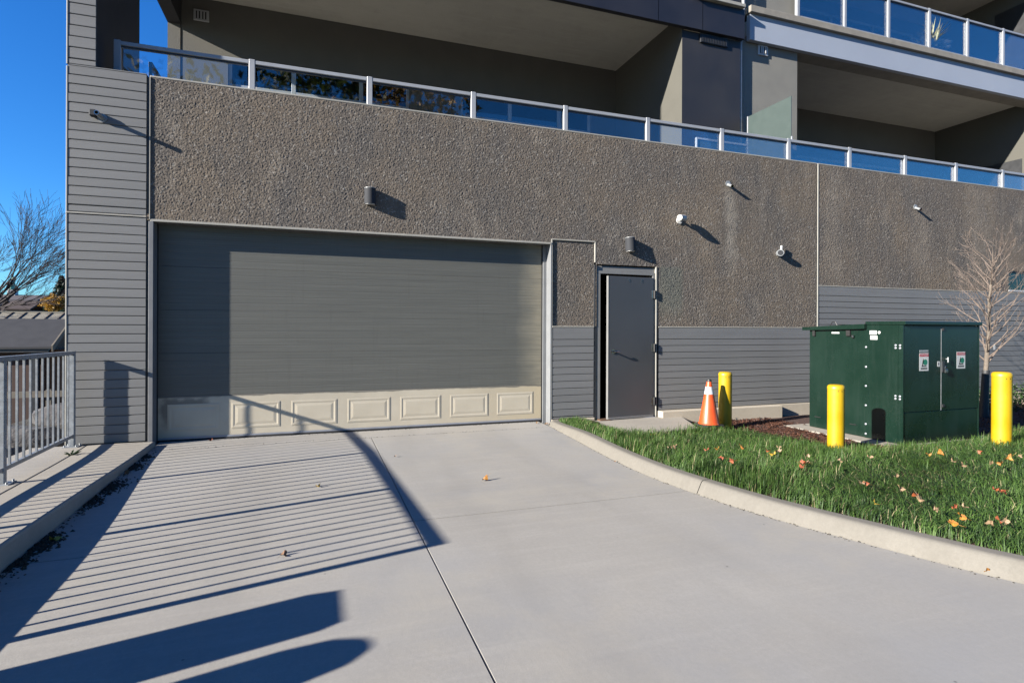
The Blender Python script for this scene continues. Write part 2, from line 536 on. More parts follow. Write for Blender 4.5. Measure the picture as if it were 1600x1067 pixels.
# ------------------------------------------------------------------ mesh helpers
class MB:
    def __init__(s):
        s.v = []
        s.f = []
        s.mi = []

    def add(s, vs, fs, mi=0):
        o = len(s.v)
        s.v += [tuple(p) for p in vs]
        s.f += [tuple(i + o for i in f) for f in fs]
        s.mi += [mi] * len(fs)
        return s

    def box(s, x0, x1, y0, y1, z0, z1, ch=0.0, mi=0, rot=None):
        if ch <= 0:
            vs = [(x, y, z) for z in (z0, z1) for y in (y0, y1) for x in (x0, x1)]
            fs = [(0, 2, 3, 1), (4, 5, 7, 6), (0, 1, 5, 4), (2, 6, 7, 3), (0, 4, 6, 2), (1, 3, 7, 5)]
        else:
            c = min(ch, abs(x1 - x0) / 2.01, abs(y1 - y0) / 2.01, abs(z1 - z0) / 2.01)
            bm = bmesh.new()
            vv = [bm.verts.new((x, y, z)) for z in (z0, z1) for y in (y0, y1) for x in (x0, x1)]
            for f in [(0, 2, 3, 1), (4, 5, 7, 6), (0, 1, 5, 4), (2, 6, 7, 3), (0, 4, 6, 2), (1, 3, 7, 5)]:
                bm.faces.new([vv[i] for i in f])
            bmesh.ops.bevel(bm, geom=bm.edges[:], offset=c, segments=1, affect='EDGES')
            bm.verts.index_update()
            vs = [tuple(v.co) for v in bm.verts]
            fs = [[v.index for v in f.verts] for f in bm.faces]
            bm.free()
        if rot is not None:
            vs = [rot @ Vector(p) for p in vs]
        return s.add(vs, fs, mi)

    def quad(s, a, b, c, d, mi=0):
        return s.add([a, b, c, d], [(0, 1, 2, 3)], mi)

    def prism(s, pts, axis, a0, a1, mi=0):
        """extrude 2d polygon pts along axis ('x','y','z') from a0 to a1"""
        n = len(pts)

        def mk(p, a):
            if axis == 'z':
                return (p[0], p[1], a)
            if axis == 'y':
                return (p[0], a, p[1])
            return (a, p[0], p[1])
        vs = [mk(p, a0) for p in pts] + [mk(p, a1) for p in pts]
        fs = [tuple(range(n))[::-1], tuple(range(n, 2 * n))]
        fs += [(i, (i + 1) % n, n + (i + 1) % n, n + i) for i in range(n)]
        return s.add(vs, fs, mi)

    def tube(s, path, rad, seg=8, cap=True, mi=0):
        path = [Vector(p) for p in path]
        if not hasattr(rad, '__len__'):
            rad = [rad] * len(path)
        vs = []
        n = len(path)
        prev = None
        for i, p in enumerate(path):
            d = (path[min(i + 1, n - 1)] - path[max(i - 1, 0)])
            if d.length < 1e-9:
                d = Vector((0, 0, 1))
            d.normalize()
            if prev is None:
                ref = Vector((0, 0, 1)) if abs(d.z) < 0.9 else Vector((1, 0, 0))
                u = d.cross(ref).normalized()
            else:
                u = (prev - d * prev.dot(d))
                if u.length < 1e-6:
                    u = d.orthogonal()
                u.normalize()
            prev = u
            v = d.cross(u)
            for k in range(seg):
                a = 2 * math.pi * k / seg
                vs.append(p + (u * math.cos(a) + v * math.sin(a)) * rad[i])
        fs = []
        for i in range(n - 1):
            for k in range(seg):
                fs.append((i * seg + k, i * seg + (k + 1) % seg, (i + 1) * seg + (k + 1) % seg, (i + 1) * seg + k))
        if cap:
            fs.append(tuple(range(seg))[::-1])
            fs.append(tuple((n - 1) * seg + k for k in range(seg)))
        return s.add(vs, fs, mi)

    def lathe(s, prof, seg=24, c=(0, 0, 0), mi=0):
        """prof: list of (r,z) bottom to top, closed by caps"""
        vs = []
        for r, z in prof:
            for k in range(seg):
                a = 2 * math.pi * k / seg
                vs.append((c[0] + r * math.cos(a), c[1] + r * math.sin(a), c[2] + z))
        fs = []
        for i in range(len(prof) - 1):
            for k in range(seg):
                fs.append((i * seg + k, i * seg + (k + 1) % seg, (i + 1) * seg + (k + 1) % seg, (i + 1) * seg + k))
        fs.append(tuple(range(seg))[::-1])
        fs.append(tuple((len(prof) - 1) * seg + k for k in range(seg)))
        return s.add(vs, fs, mi)

    def mesh(s, name, mats, smooth=False, fix=True):
        me = bpy.data.meshes.new(name)
        me.from_pydata([tuple(p) for p in s.v], [], s.f)
        if not isinstance(mats, (list, tuple)):
            mats = [mats]
        for m in mats:
            me.materials.append(m)
        if len(mats) > 1:
            me.polygons.foreach_set('material_index', s.mi)
        if fix:
            bm = bmesh.new()
            bm.from_mesh(me)
            bmesh.ops.recalc_face_normals(bm, faces=bm.faces[:])
            bm.to_mesh(me)
            bm.free()
        if smooth:
            me.polygons.foreach_set('use_smooth', [True] * len(me.polygons))
            try:
                me.set_sharp_from_angle(angle=R(40))
            except Exception:
                pass
        me.update()
        return me

    def build(s, name, mats, parent=None, smooth=False, loc=None, fix=True):
        o = bpy.data.objects.new(name, s.mesh(name, mats, smooth, fix))
        COL.objects.link(o)
        if parent:
            o.parent = parent
        if loc is not None:
            o.location = loc
        return o


def tag(o, label=None, cat=None, group=None, kind=None):
    if label:
        o['label'] = label
    if cat:
        o['category'] = cat
    if group:
        o['group'] = group
    if kind:
        o['kind'] = kind
    return o


def empty(name, loc=(0, 0, 0), label=None, cat=None, group=None, rz=0.0, parent=None):
    o = bpy.data.objects.new(name, None)
    COL.objects.link(o)
    o.location = loc
    o.rotation_euler = (0, 0, rz)
    o.empty_display_size = 0.1
    if parent:
        o.parent = parent
    return tag(o, label, cat, group)


def share(name, me, loc=(0, 0, 0), parent=None, rz=0.0):
    o = bpy.data.objects.new(name, me)
    COL.objects.link(o)
    o.location = loc
    o.rotation_euler = (0, 0, rz)
    if parent:
        o.parent = parent
    return o


def copy_tree(o, parent=None):
    c = o.copy()
    COL.objects.link(c)
    c.parent = parent
    for ch in list(o.children):
        copy_tree(ch, c)
    return c


def bx(name, m, x0, x1, y0, y1, z0, z1, parent=None, ch=0.0):
    return MB().box(x0, x1, y0, y1, z0, z1, ch).build(name, m, parent)


def text_mesh(txt, size):
    cu = bpy.data.curves.new('lettering', 'FONT')
    cu.body = txt
    cu.size = size
    cu.align_x = 'CENTER'
    cu.align_y = 'CENTER'
    cu.resolution_u = 2
    ob = bpy.data.objects.new('lettering', cu)
    COL.objects.link(ob)
    dg = bpy.context.evaluated_depsgraph_get()
    me = bpy.data.meshes.new_from_object(ob.evaluated_get(dg))
    bpy.data.objects.remove(ob)
    return me


def smooth(a, b, x):
    t = max(0.0, min(1.0, (x - a) / (b - a)))
    return t * t * (3 - 2 * t)


# ------------------------------------------------------------------ right kerb curve (base line on the driveway)
KERB = [(3.30, -0.02), (3.21, -0.28), (3.125, -1.30), (3.045, -2.30), (3.035, -3.1), (3.10, -3.72), (3.19, -4.2),
        (3.28, -4.52), (3.40, -4.86), (3.575, -5.32), (3.76, -5.74), (4.25, -6.6), (5.0, -7.5), (6.2, -8.4), (8.0, -9.1),
        (11, -9.5), (16, -9.7), (30, -9.8)]


def catmull(pts, per=6):
    o = []
    n = len(pts)
    for i in range(n - 1):
        p0, p1, p2, p3 = [Vector(pts[max(0, min(n - 1, j))]) for j in (i - 1, i, i + 1, i + 2)]
        for k in range(per):
            t = k / per
            o.append(0.5 * ((2 * p1) + (p2 - p0) * t + (2 * p0 - 5 * p1 + 4 * p2 - p3) * t * t + (3 * p1 - p0 - 3 * p2 + p3) * t ** 3))
    o.append(Vector(pts[-1]))
    return o


KC = catmull(KERB)


def kerb_x(y):
    for a, b in zip(KC[:-1], KC[1:]):
        if (a.y >= y >= b.y) and a.y != b.y:
            t = (y - a.y) / (b.y - a.y)
            return a.x + (b.x - a.x) * t
    return KC[-1].x if y < KC[-1].y else KC[0].x


def kerb_side(x, y):
    """distance beyond the kerb base line, positive on the lawn"""
    best = 1e9
    sgn = 1
    for a, b in zip(KC[:-1], KC[1:]):
        ab = b - a
        p = Vector((x, y)) - a
        t = max(0, min(1, p.dot(ab) / max(1e-9, ab.dot(ab))))
        q = p - ab * t
        d = q.length
        if d < best:
            best = d
            sgn = 1 if (ab.x * p.y - ab.y * p.x) > 0 else -1
    return best * sgn


KH = lambda y: 0.055 + 0.055 * smooth(-0.05, -1.6, y)


def lawn_z(x, y):
    back = -0.11 if x > 5.8 else (-0.02 if x < 5.0 else -0.02 - 0.09 * (x - 5.0) / 0.8)
    front = 0.10
    z = front + (back - front) * smooth(-4.1, -2.2, y)
    d = max(0.0, x - kerb_x(y))
    k = KH(y) - 0.02
    t = smooth(0.25, 1.1, d)
    return k * (1 - t) + z * t


# ------------------------------------------------------------------ SETTING: ground, driveway, walk, lawn bed
def st(o):
    o['kind'] = 'structure'
    return o


g = MB()
BIG = 1800
g.quad((-3.02, -60, -2.3), (-3.02, BIG, -2.3), (-BIG, BIG, -2.3), (-BIG, -60, -2.3))
g.quad((-BIG, -BIG, -0.35), (BIG, -BIG, -0.35), (BIG, -60, -0.35), (-BIG, -60, -0.35))
g.quad((-3.02, -60, -0.35), (BIG, -60, -0.35), (BIG, BIG, -0.35), (-3.02, BIG, -0.35))
g.quad((-3.02, -60, -2.3), (-3.02, -60, -0.35), (-3.02, BIG, -0.35), (-3.02, BIG, -2.3))
g.quad((-BIG, -60, -2.3), (-BIG, -60, -0.35), (-3.02, -60, -0.35), (-3.02, -60, -2.3))
st(g.build('ground', M['ground'], fix=False))

# driveway: a dark bed with concrete slabs laid on it, joints left open
LX = lambda y: -1.785 - 0.022 * y          # left kerb base line
bed = MB()
bed.prism([(-1.75, 0.4), (-1.75, -40), (40, -40), (40, -11.2), (6, -9.6), (3.4, -6.0), (3.15, -4.5), (3.02, -3), (3.15, 0.4)],
          'z', -0.30, -0.012)
driveway = st(bed.build('driveway', M['soil']))


def slab(poly, top=0.0, m=None, parent=None, name='slab', ch=0.003):
    bm = bmesh.new()
    vs = [bm.verts.new((p[0], p[1], top)) for p in poly]
    f = bm.faces.new(vs)
    if f.normal.z < 0:
        f.normal_flip()
    r = bmesh.ops.extrude_face_region(bm, geom=[f])
    nv = [e for e in r['geom'] if isinstance(e, bmesh.types.BMVert)]
    for v in nv:
        v.co.z -= 0.10
    bm.normal_update()
    bmesh.ops.recalc_face_normals(bm, faces=bm.faces[:])
    te = [e for e in bm.edges if all(abs(v.co.z - top) < 1e-6 for v in e.verts)]
    bmesh.ops.bevel(bm, geom=te, offset=ch, segments=2, affect='EDGES')
    me = bpy.data.meshes.new(name)
    bm.to_mesh(me)
    bm.free()
    me.materials.append(m)
    return share(name, me, parent=parent)


JX = 0.685
J1 = -0.325
J2 = -3.62


def kseg(y0, y1, off=-0.006):
    """kerb base points from y0 down to y1 (y0>y1)"""
    pts = [(kerb_x(y0) + off, y0)]
    for p in KC:
        if y1 < p.y < y0:
            pts.append((p.x + off, p.y))
    pts.append((kerb_x(y1) + off, y1))
    return pts


e = 0.0024
slab([(-1.775, J1 + e), (3.20, J1 + e), (3.20, 0.17), (-1.80, 0.17)], 0.0, M['concrete'], driveway)
slab([(LX(J1), J1 - e), (LX(J2), J2 + 0.002), (JX - e, J2 + 0.002), (JX - e, J1 - e)], 0.0, M['concrete'], driveway)
slab([(JX + e, J1 - e), (JX + e, J2 + 0.002)] + kseg(J1 - e, J2 + 0.002)[::-1], 0.0, M['concrete'], driveway, ch=0.004)
slab([(LX(J2), J2 - 0.002), (LX(-9), -9), (JX - e, -9), (JX - e, J2 - 0.002)], 0.0, M['concrete'], driveway)
slab([(JX + e, J2 - 0.002), (JX + e, -9)] + [(7.2, -9.0)] + kseg(J2 - 0.002, -8.7)[::-1], 0.0, M['concrete'], driveway, ch=0.004)
road = st(slab([(LX(-9), -9 - e), (LX(-9), -34), (60, -34), (60, -10.0), (11, -9.8), (7.4, -9 - e)], -0.004, M['asphalt'], None, 'road'))

# right kerb: segments with joints
def kerb_strip(i0, i1, gap=0.004):
    mb = MB()
    prof = []
    sec = None
    pts = KC[i0:i1 + 1]
    rings = []
    for i, p in enumerate(pts):
        j = i0 + i
        d = (KC[min(j + 1, len(KC) - 1)] - KC[max(j - 1, 0)]).normalized()
        nrm = Vector((-d.y, d.x))
        nrm = nrm if nrm.x > 0 or d.x > 0.9 else -nrm
        if nrm.dot(Vector((1, 0.3))) < 0 and d.x < 0.9:
            nrm = -nrm
        q = p.copy()
        if i == 0:
            q = p + (pts[1] - p).normalized() * gap
        if i == len(pts) - 1:
            q = p - (p - pts[-2]).normalized() * gap
        h = KH(p.y)
        wv = 0.004 * mnoise.noise((q.x * 3, q.y * 3, 1.0))
        prof = [(0.0, -0.15), (0.0, 0.006), (0.042 + wv, h * 0.74), (0.052 + wv, h * 0.89), (0.066 + wv, h * 0.975), (0.085, h), (0.145, h + 0.002), (0.152, h - 0.004), (0.155, -0.15)]
        rings.append([(q.x + nrm.x * a, q.y + nrm.y * a, z) for a, z in prof])
    n = len(rings[0])
    vs = [v for r in rings for v in r]
    fs = []
    for i in range(len(rings) - 1):
        for k in range(n - 1):
            fs.append((i * n + k, i * n + k + 1, (i + 1) * n + k + 1, (i + 1) * n + k))
    fs.append(tuple(range(n)))
    fs.append(tuple((len(rings) - 1) * n + k for k in range(n))[::-1])
    mb.add(vs, fs)
    return mb


kerb = st(kerb_strip(0, 30).build('kerb', M['kerb'], smooth=True))
nK = len(KC) - 1
kk = [30, 64, nK]
for a, b in zip(kk[:-1], kk[1:]):
    kerb_strip(a, b).build('kerb_length', M['kerb'], kerb, smooth=True)

# left walk: kerb edge and inner strip with a joint between, top rising away from the wall
def walk_z(y):
    return 0.055 + 0.10 * smooth(0.0, -4.2, y)


RAILX = lambda y: -2.60 - 0.071 * y


def walk_piece(name, xl, xr, y0, y1, n, parent=None, round_r=0.0, gap=0.0, drop=-0.15):
    mb = MB()
    rings = []
    for i in range(n + 1):
        y = y0 + (y1 - y0) * i / n
        z = walk_z(y)
        a, b = xl(y), xr(y)
        r = [(a, y, drop), (a, y, z - 0.004), (a + 0.006, y, z)]
        if round_r:
            r += [(b - round_r, y, z), (b - round_r * 0.3, y, z - round_r * 0.3), (b, y, z - round_r), (b + 0.012, y, drop)]
        else:
            r += [(b - 0.006, y, z), (b, y, z - 0.004), (b, y, drop)]
        rings.append(r)
    m = len(rings[0])
    fs = []
    for i in range(n):
        for k in range(m):
            fs.append((i * m + k, i * m + (k + 1) % m, (i + 1) * m + (k + 1) % m, (i + 1) * m + k))
    fs.append(tuple(range(m)))
    fs.append(tuple(n * m + k for k in range(m))[::-1])
    mb.add([v for r in rings for v in r], fs)
    return mb.build(name, M['walk'], parent, smooth=False)


JWX = lambda y: RAILX(y) + 0.13
walk = st(walk_piece('walkway', lambda y: JWX(y) + 0.005, lambda y: LX(y) - 0.004, -0.052, -5.05, 24, None, 0.02))
walk_piece('walk_strip', lambda y: -3.0, lambda y: JWX(y) - 0.005, -0.052, -5.05, 16, walk, 0.0, drop=-2.4)
walk_piece('walk_strip', lambda y: -3.0, lambda y: LX(-5.05) - 0.004, -5.06, -9.0, 6, walk, 0.02, drop=-2.4)
walk_piece('walk_strip', lambda y: -3.0, lambda y: LX(-9) - 0.004, -9.01, -30.0, 6, walk, 0.02, drop=-2.4)

# dirt and damp litter in the gutter along the left kerb: thin crumbs (nobody could count them)
cr = MB()
for i in range(900):
    y = -0.2 - 5.2 * random.random() ** 0.8
    dens = 0.5 + 0.5 * mnoise.noise((0.0, y * 2.2, 3.0))
    if random.random() > dens:
        continue
    x = LX(y) + 0.01 + abs(random.gauss(0, 0.035 + 0.05 * dens ** 3))
    s_ = random.uniform(0.004, 0.014)
    a = random.uniform(0, 6.3)
    ca, sa = math.cos(a) * s_, math.sin(a) * s_
    cr.add([(x + ca, y + sa, 0.001), (x - sa, y + ca * 0.6, 0.001), (x - ca, y - sa, 0.002), (x, y, 0.002 + s_ * 0.5)],
           [(0, 1, 3), (1, 2, 3), (2, 0, 3)])
for cy_, n_, sp_ in ((-1.15, 160, 0.05), (-1.9, 260, 0.07), (-2.35, 120, 0.05), (-3.3, 260, 0.06), (-3.6, 120, 0.04), (-0.7, 90, 0.04)):
    for i in range(n_):   # matted clumps
        y = cy_ + random.gauss(0, sp_ * 1.8)
        x = LX(y) + 0.012 + abs(random.gauss(0, sp_))
        s_ = random.uniform(0.006, 0.02)
        a = random.uniform(0, 6.3)
        ca, sa = math.cos(a) * s_, math.sin(a) * s_
        cr.add([(x + ca, y + sa, 0.001), (x - sa, y + ca * 0.6, 0.001), (x - ca, y - sa, 0.002), (x, y, 0.004 + s_ * 0.7)],
               [(0, 1, 3), (1, 2, 3), (2, 0, 3)])
for i in range(500):   # along the garage threshold and the kerb joint
    if random.random() < 0.5:
        x = random.uniform(-1.7, 3.15)
        y = random.choice((J1, 0.13)) + random.gauss(0, 0.012)
    else:
        p = random.choice(KC[2:60])
        x, y = p.x - abs(random.gauss(0, 0.012)) - 0.003, p.y + random.uniform(-0.08, 0.08)
    s_ = random.uniform(0.003, 0.009)
    a = random.uniform(0, 6.3)
    ca, sa = math.cos(a) * s_, math.sin(a) * s_
    cr.add([(x + ca, y + sa, 0.001), (x - sa, y + ca * 0.6, 0.001), (x - ca, y - sa, 0.002), (x, y, 0.002 + s_ * 0.5)],
           [(0, 1, 3), (1, 2, 3), (2, 0, 3)])
tag(cr.build('gutter_litter', M['soil'], fix=False), 'dark crumbs of soil and leaf litter in the kerb gutter', 'litter', kind='stuff')

# planting bed under lawn, mulch and transformer
lb = MB()
NX, NY = 70, 60
xs = [3.0 + (i / NX) ** 1.6 * 30 for i in range(NX + 1)]
vs = []
for j in range(NY + 1):
    t = j / NY
    for i in range(NX + 1):
        y = 0.12 - t * 9.9
        x = kerb_x(min(-0.02, y)) + 0.12 + (i / NX) ** 1.7 * 26
        vs.append((x, y, lawn_z(x, y) + 0.012 * mnoise.noise((x * 2.3, y * 2.3, 0))))
fs = [(j * (NX + 1) + i, j * (NX + 1) + i + 1, (j + 1) * (NX + 1) + i + 1, (j + 1) * (NX + 1) + i) for j in range(NY) for i in range(NX)]
lb.add(vs, fs)
st(lb.build('planting_bed', M['mulchbase'], smooth=True))

# concrete pad outside the side door
pad = st(slab([(3.90, -0.43), (3.72, -1.32), (5.17, -1.06), (5.60, -0.06), (5.2, -0.02), (3.92, -0.02)], 0.002, M['walk'], None, 'door_pad', 0.008))

# ------------------------------------------------------------------ BUILDING
B = empty('apartment_building', (0, 0, 0), 'grey apartment building with pebbly stucco podium, garage door and glass balconies', 'apartment building')


def grain_wall(name, rects, holes, y, step, parent, amp=0.00155, thick=0.28, seed=1):
    """front face as a real pebbled relief grid (openings left out), thick box edges behind it"""
    r = np.random.default_rng(seed)
    x0 = min(a[0] for a in rects); x1 = max(a[1] for a in rects)
    z0 = min(a[2] for a in rects); z1 = max(a[3] for a in rects)
    nx = int(round((x1 - x0) / step)); nz = int(round((z1 - z0) / step))
    X = np.linspace(x0, x1, nx + 1); Z = np.linspace(z0, z1, nz + 1)
    # snap grid lines onto the opening edges
    for (a, b, c, d) in list(rects) + list(holes):
        for v in (a, b):
            X[np.argmin(abs(X - v))] = v
        for v in (c, d):
            Z[np.argmin(abs(Z - v))] = v
    h = r.normal(size=(nz + 1, nx + 1))
    h = (h + 0.25 * (np.roll(h, 1, 0) + np.roll(h, 1, 1))) / 1.06
    h2 = r.normal(size=(nz + 1, nx + 1))
    for _ in range(3):
        h2 = (h2 + np.roll(h2, 1, 0) + np.roll(h2, -1, 0) + np.roll(h2, 1, 1) + np.roll(h2, -1, 1)) / 5
    h = h + h2 * 0.22
    jx = r.normal(size=h.shape) * step * 0.16
    jz = r.normal(size=h.shape) * step * 0.16
    XX, ZZ = np.meshgrid(X, Z)
    cx = 0.5 * (X[:-1] + X[1:]); cz = 0.5 * (Z[:-1] + Z[1:])
    CX, CZ = np.meshgrid(cx, cz)
    keep = np.zeros(CX.shape, bool)
    for (a, b, c, d) in rects:
        keep |= (CX > a) & (CX < b) & (CZ > c) & (CZ < d)
    for (a, b, c, d) in holes:
        keep &= ~((CX > a) & (CX < b) & (CZ > c) & (CZ < d))
    # vertices on a boundary of kept area stay put
    pad_ = np.zeros((nz + 2, nx + 2), bool)
    pad_[1:-1, 1:-1] = keep
    full = pad_[:-1, :-1] & pad_[1:, :-1] & pad_[:-1, 1:] & pad_[1:, 1:]
    h = np.where(full, h, 0.0) * amp
    XX = XX + np.where(full, jx, 0); ZZ = ZZ + np.where(full, jz, 0)
    co = np.stack([XX, np.full_like(XX, y) - h, ZZ], -1).reshape(-1, 3)
    idx = np.arange((nz + 1) * (nx + 1)).reshape(nz + 1, nx + 1)
    q = np.stack([idx[:-1, :-1], idx[:-1, 1:], idx[1:, 1:], idx[1:, :-1]], -1)[keep]
    used = np.unique(q)
    remap = -np.ones(co.shape[0], int)
    remap[used] = np.arange(len(used))
    q = remap[q]
    co = co[used]
    me = bpy.data.meshes.new(name)
    me.vertices.add(len(co)); me.vertices.foreach_set('co', co.astype(np.float32).ravel())
    me.loops.add(q.size); me.loops.foreach_set('vertex_index', q.astype(np.int32).ravel())
    me.polygons.add(len(q)); me.polygons.foreach_set('loop_start', np.arange(0, q.size, 4, dtype=np.int32))
    me.polygons.foreach_set('use_smooth', np.ones(len(q), bool))
    me.update(calc_edges=True)
    me.validate()
    me.materials.append(M['stucco'])
    return share(name, me, parent=parent)


TOP = 4.385
JR = 8.52
# left wall: relief face over the whole podium down to the siding, with openings
GL, GR, GT = -1.83, 3.32, 2.685
DL, DR, DT = 4.09, 5.155, 2.405
grain_wall('stucco_wall', [(-1.87, JR, 1.44, TOP)],
           [(GL - 0.1, 4.075, 1.40, 2.755), (DL, DR, 1.40, DT)], 0.0, 0.0074, B, seed=3)
grain_wall('stucco_wall', [(GL - 0.1, 3.33, GT, 2.755)], [], 0.0, 0.0074, B, seed=4)
grain_wall('stucco_wall', [(3.335, 4.06, 1.44, 2.74)], [], 0.018, 0.0074, B, seed=5)
tag(grain_wall('stucco_wall', [(JR + 0.045, 19.0, 2.205, TOP)], [(13.83, 15.4, 2.22, 2.665)], 0.0, 0.0092, B, seed=6),
    'right hand stucco wall beyond the pale vertical joint')

core = MB()      # wall thickness behind the relief faces
Y0, Y1 = 0.025, 0.30
core.box(-1.87, JR, Y0, Y1, 2.77, TOP - 0.004)
core.box(-1.87, -1.90 + 0.07, Y0, Y1, -0.2, 2.77)
core.box(DR, JR, Y0 + 0.02, Y1, -0.4, 2.77)
core.box(DL, DR, Y0, Y1, DT, 2.77)
core.box(3.335, DL - 0.001, Y0 + 0.02, Y1, -0.4, 2.77)
core.box(JR + 0.05, 19.0, Y0 + 0.02, Y1, -0.4, 2.2)
core.box(JR + 0.05, 13.83, Y0, Y1, 2.2, TOP - 0.004)
core.box(15.4, 19.0, Y0, Y1, 2.2, TOP - 0.004)
core.box(13.83, 15.4, Y0, Y1, 2.665, TOP - 0.004)
core.build('wall_core', M['stucco'], B)
core = MB()
core.box(-2.66, -2.58, 0.3, 14, -2.4, 3.5)
core.box(18.8, 19.0, 0.31, 14, -0.4, 3.5)
core.box(-2.66, 19.0, 13.8, 14.0, -2.4, 3.5)
core.box(-2.66, 19.0, 4.6, 4.8, -2.4, 3.5)
core.build('rear_wall', M['beigewall'], B)
bx('terrace_slab', M['soffit'], -2.66, 19.0, 0.305, 14.0, 3.5, 3.8, B)
bx('parapet_cap', M['trim'], -1.87, JR - 0.002, -0.004, 0.30, TOP, TOP + 0.022, B, 0.004)
bx('parapet_cap', M['trim'], JR + 0.048, 19.0, -0.004, 0.30, TOP, TOP + 0.022, B, 0.004)
# movement joint: dark recess with a pale bead beside it
bx('joint_recess', M['black'], JR + 0.001, JR + 0.022, 0.03, 0.2, -0.2, TOP, B)
bx('joint_bead', M['trim'], JR + 0.020, JR + 0.046, -0.006, 0.1, 1.44, TOP + 0.018, B, 0.003)
# garage recess lining
bx('door_head', M['trim'], GL - 0.03, GR + 0.012, -0.010, 0.02, GT - 0.016, GT + 0.012, B, 0.003)
bx('head_lining', M['greyjamb'], GL, GR, 0.02, 0.30, GT - 0.012, GT + 0.08, B)
bx('door_jamb', M['greyjamb'], GL - 0.045, GL + 0.004, -0.012, 0.30, -0.1, GT - 0.014, B, 0.003)
bx('door_jamb', M['jamb'], GR - 0.002, GR + 0.014, -0.006, 0.30, -0.1, GT - 0.014, B, 0.002)
bx('door_jamb', M['jamb'], GR - 0.055, GR - 0.004, 0.155, 0.30, -0.1, GT - 0.014, B, 0.002)
bx('corner_bead', M['trim'], 3.328, 3.352, -0.004, 0.03, 0.02, 2.752, B, 0.003)
bx('corner_bead', M['trim'], 3.352, 4.075, -0.003, 0.02, 2.738, 2.757, B, 0.003)
bx('corner_bead', M['trim'], 4.058, 4.078, -0.003, 0.02, 2.43, 2.738, B, 0.003)


# ---- horizontal plank siding, every board an object
def plank_mesh(L, h, t=0.019):
    mb = MB()
    c = 0.0045
    pr = [(0.0, c * 1.6), (c * 1.2, 0), (t, 0), (t, h), (c * 1.2, h), (0.0, h - c)]
    mb.prism([(p[0], p[1]) for p in pr], 'x', 0, L)
    return mb.mesh('plank', M['siding'])


def siding(x0, x1, z0, z1, y, pitch, n_from_top, parent, gap=0.0045, first=None, backname='siding_backing', base=True):
    back = MB().box(x0 + 0.004, x1 - 0.004, y + 0.018, y + 0.045, z0, z1).build(backname, M['sidingback'], parent)
    z = z1
    if first:
        share('plank', plank_mesh(x1 - x0, first - gap), (x0, y, z - first + gap), back)
        z -= first
    me = plank_mesh(x1 - x0, pitch - gap)
    while z - pitch > z0 - 0.01:
        o = share('plank', me, (x0, y + random.uniform(-0.0015, 0.0015), z - pitch + gap), back)
        o.rotation_euler = (0, random.uniform(-0.0005, 0.0005), 0)
        z -= pitch
    if z - z0 > 0.02:
        share('plank', plank_mesh(x1 - x0, z - z0 - gap), (x0, y, z0), back)
    return back


CY = -0.003
CL, CR_ = -2.68, -1.905
col_core = MB()
col_core.box(CL + 0.02, CR_ - 0.004, CY + 0.046, 0.30, -2.4, TOP + 0.01)
col_core.build('column_core', M['sidingback'], B)
siding(CL, CR_, 0.06, 2.705, CY, 0.1062, 0, B)
siding(CL, CR_, 2.735, TOP + 0.02, CY, 0.1062, 0, B)
bx('column_flashing', M['trim'], CL - 0.012, CR_ + 0.004, CY - 0.008, 0.0, 2.712, 2.73, B, 0.003)
bx('column_trim', M['trim'], CL - 0.016, CL - 0.001, CY - 0.004, 0.29, 0.03, TOP + 0.01, B, 0.003)
bx('column_trim', M['dark'], CR_ - 0.001, -1.872, 0.012, 0.05, 0.0, TOP, B)
bx('column_trim', M['trim'], -1.871, -1.862, -0.012, 0.02, 2.69, TOP, B)
bx('column_cap', M['siding'], CL, CR_, CY, 0.30, TOP + 0.021, TOP + 0.035, B, 0.003)
# lower bands
siding(3.356, 4.045, 0.05, 1.43, 0.0, 0.1055, 0, B, first=0.19)
bx('base_trim', M['trim'], 3.352, 4.05, -0.006, 0.04, 1.431, 1.448, B, 0.003)
siding(5.215, JR - 0.005, 0.105, 1.43, 0.0, 0.1055, 0, B, first=0.19)
bx('base_trim', M['trim'], 5.205, JR - 0.003, -0.006, 0.04, 1.431, 1.448, B, 0.003)
siding(JR + 0.05, 19.0, 0.105, 2.19, 0.0, 0.1055, 0, B, first=0.17)
bx('base_trim', M['trim'], JR + 0.05, 19.0, -0.006, 0.04, 2.191, 2.208, B, 0.003)
# concrete footing below the boards
bx('footing', M['found'], 5.2, 7.62, -0.135, 0.24, -0.4, 0.10, B, 0.008)
bx('footing', M['found'], 7.622, 19.0, -0.012, 0.24, -0.4, 0.10, B, 0.008)
bx('footing', M['found'], 3.34, 4.06, -0.02, 0.24, -0.4, 0.045, B, 0.008)

# ---- garage door
GD = empty('garage_door', (0, 0, 0), parent=B)
GD['label'] = 'wide grey overhead garage door with a beige panelled bottom section'
GY = 0.185


def ribbed_section(z0, z1, nrib):
    pts = [(GY + 0.045, z0), (GY, z0 + 0.001)]
    h = (z1 - z0) / nrib
    for k in range(nrib):
        a = z0 + k * h
        if k:
            pts += [(GY, a - 0.007), (GY + 0.0011, a - 0.003), (GY + 0.0011, a + 0.002), (GY, a + 0.006)]
    pts += [(GY, z1 - 0.003), (GY + 0.002, z1 - 0.0005), (GY + 0.045, z1 - 0.0005)]
    return MB().prism(pts, 'x', GL + 0.012, GR - 0.06)


zz = [0.555, 1.09, 1.625, 2.16, 2.70]
for a, b in zip(zz[:-1], zz[1:]):
    ribbed_section(a + 0.0005, b - 0.0005, 6).build('door_section', M['garage'], GD)
bx('bottom_section', M['beige'], GL + 0.012, GR - 0.06, GY, GY + 0.045, 0.045, 0.553, GD, 0.003)


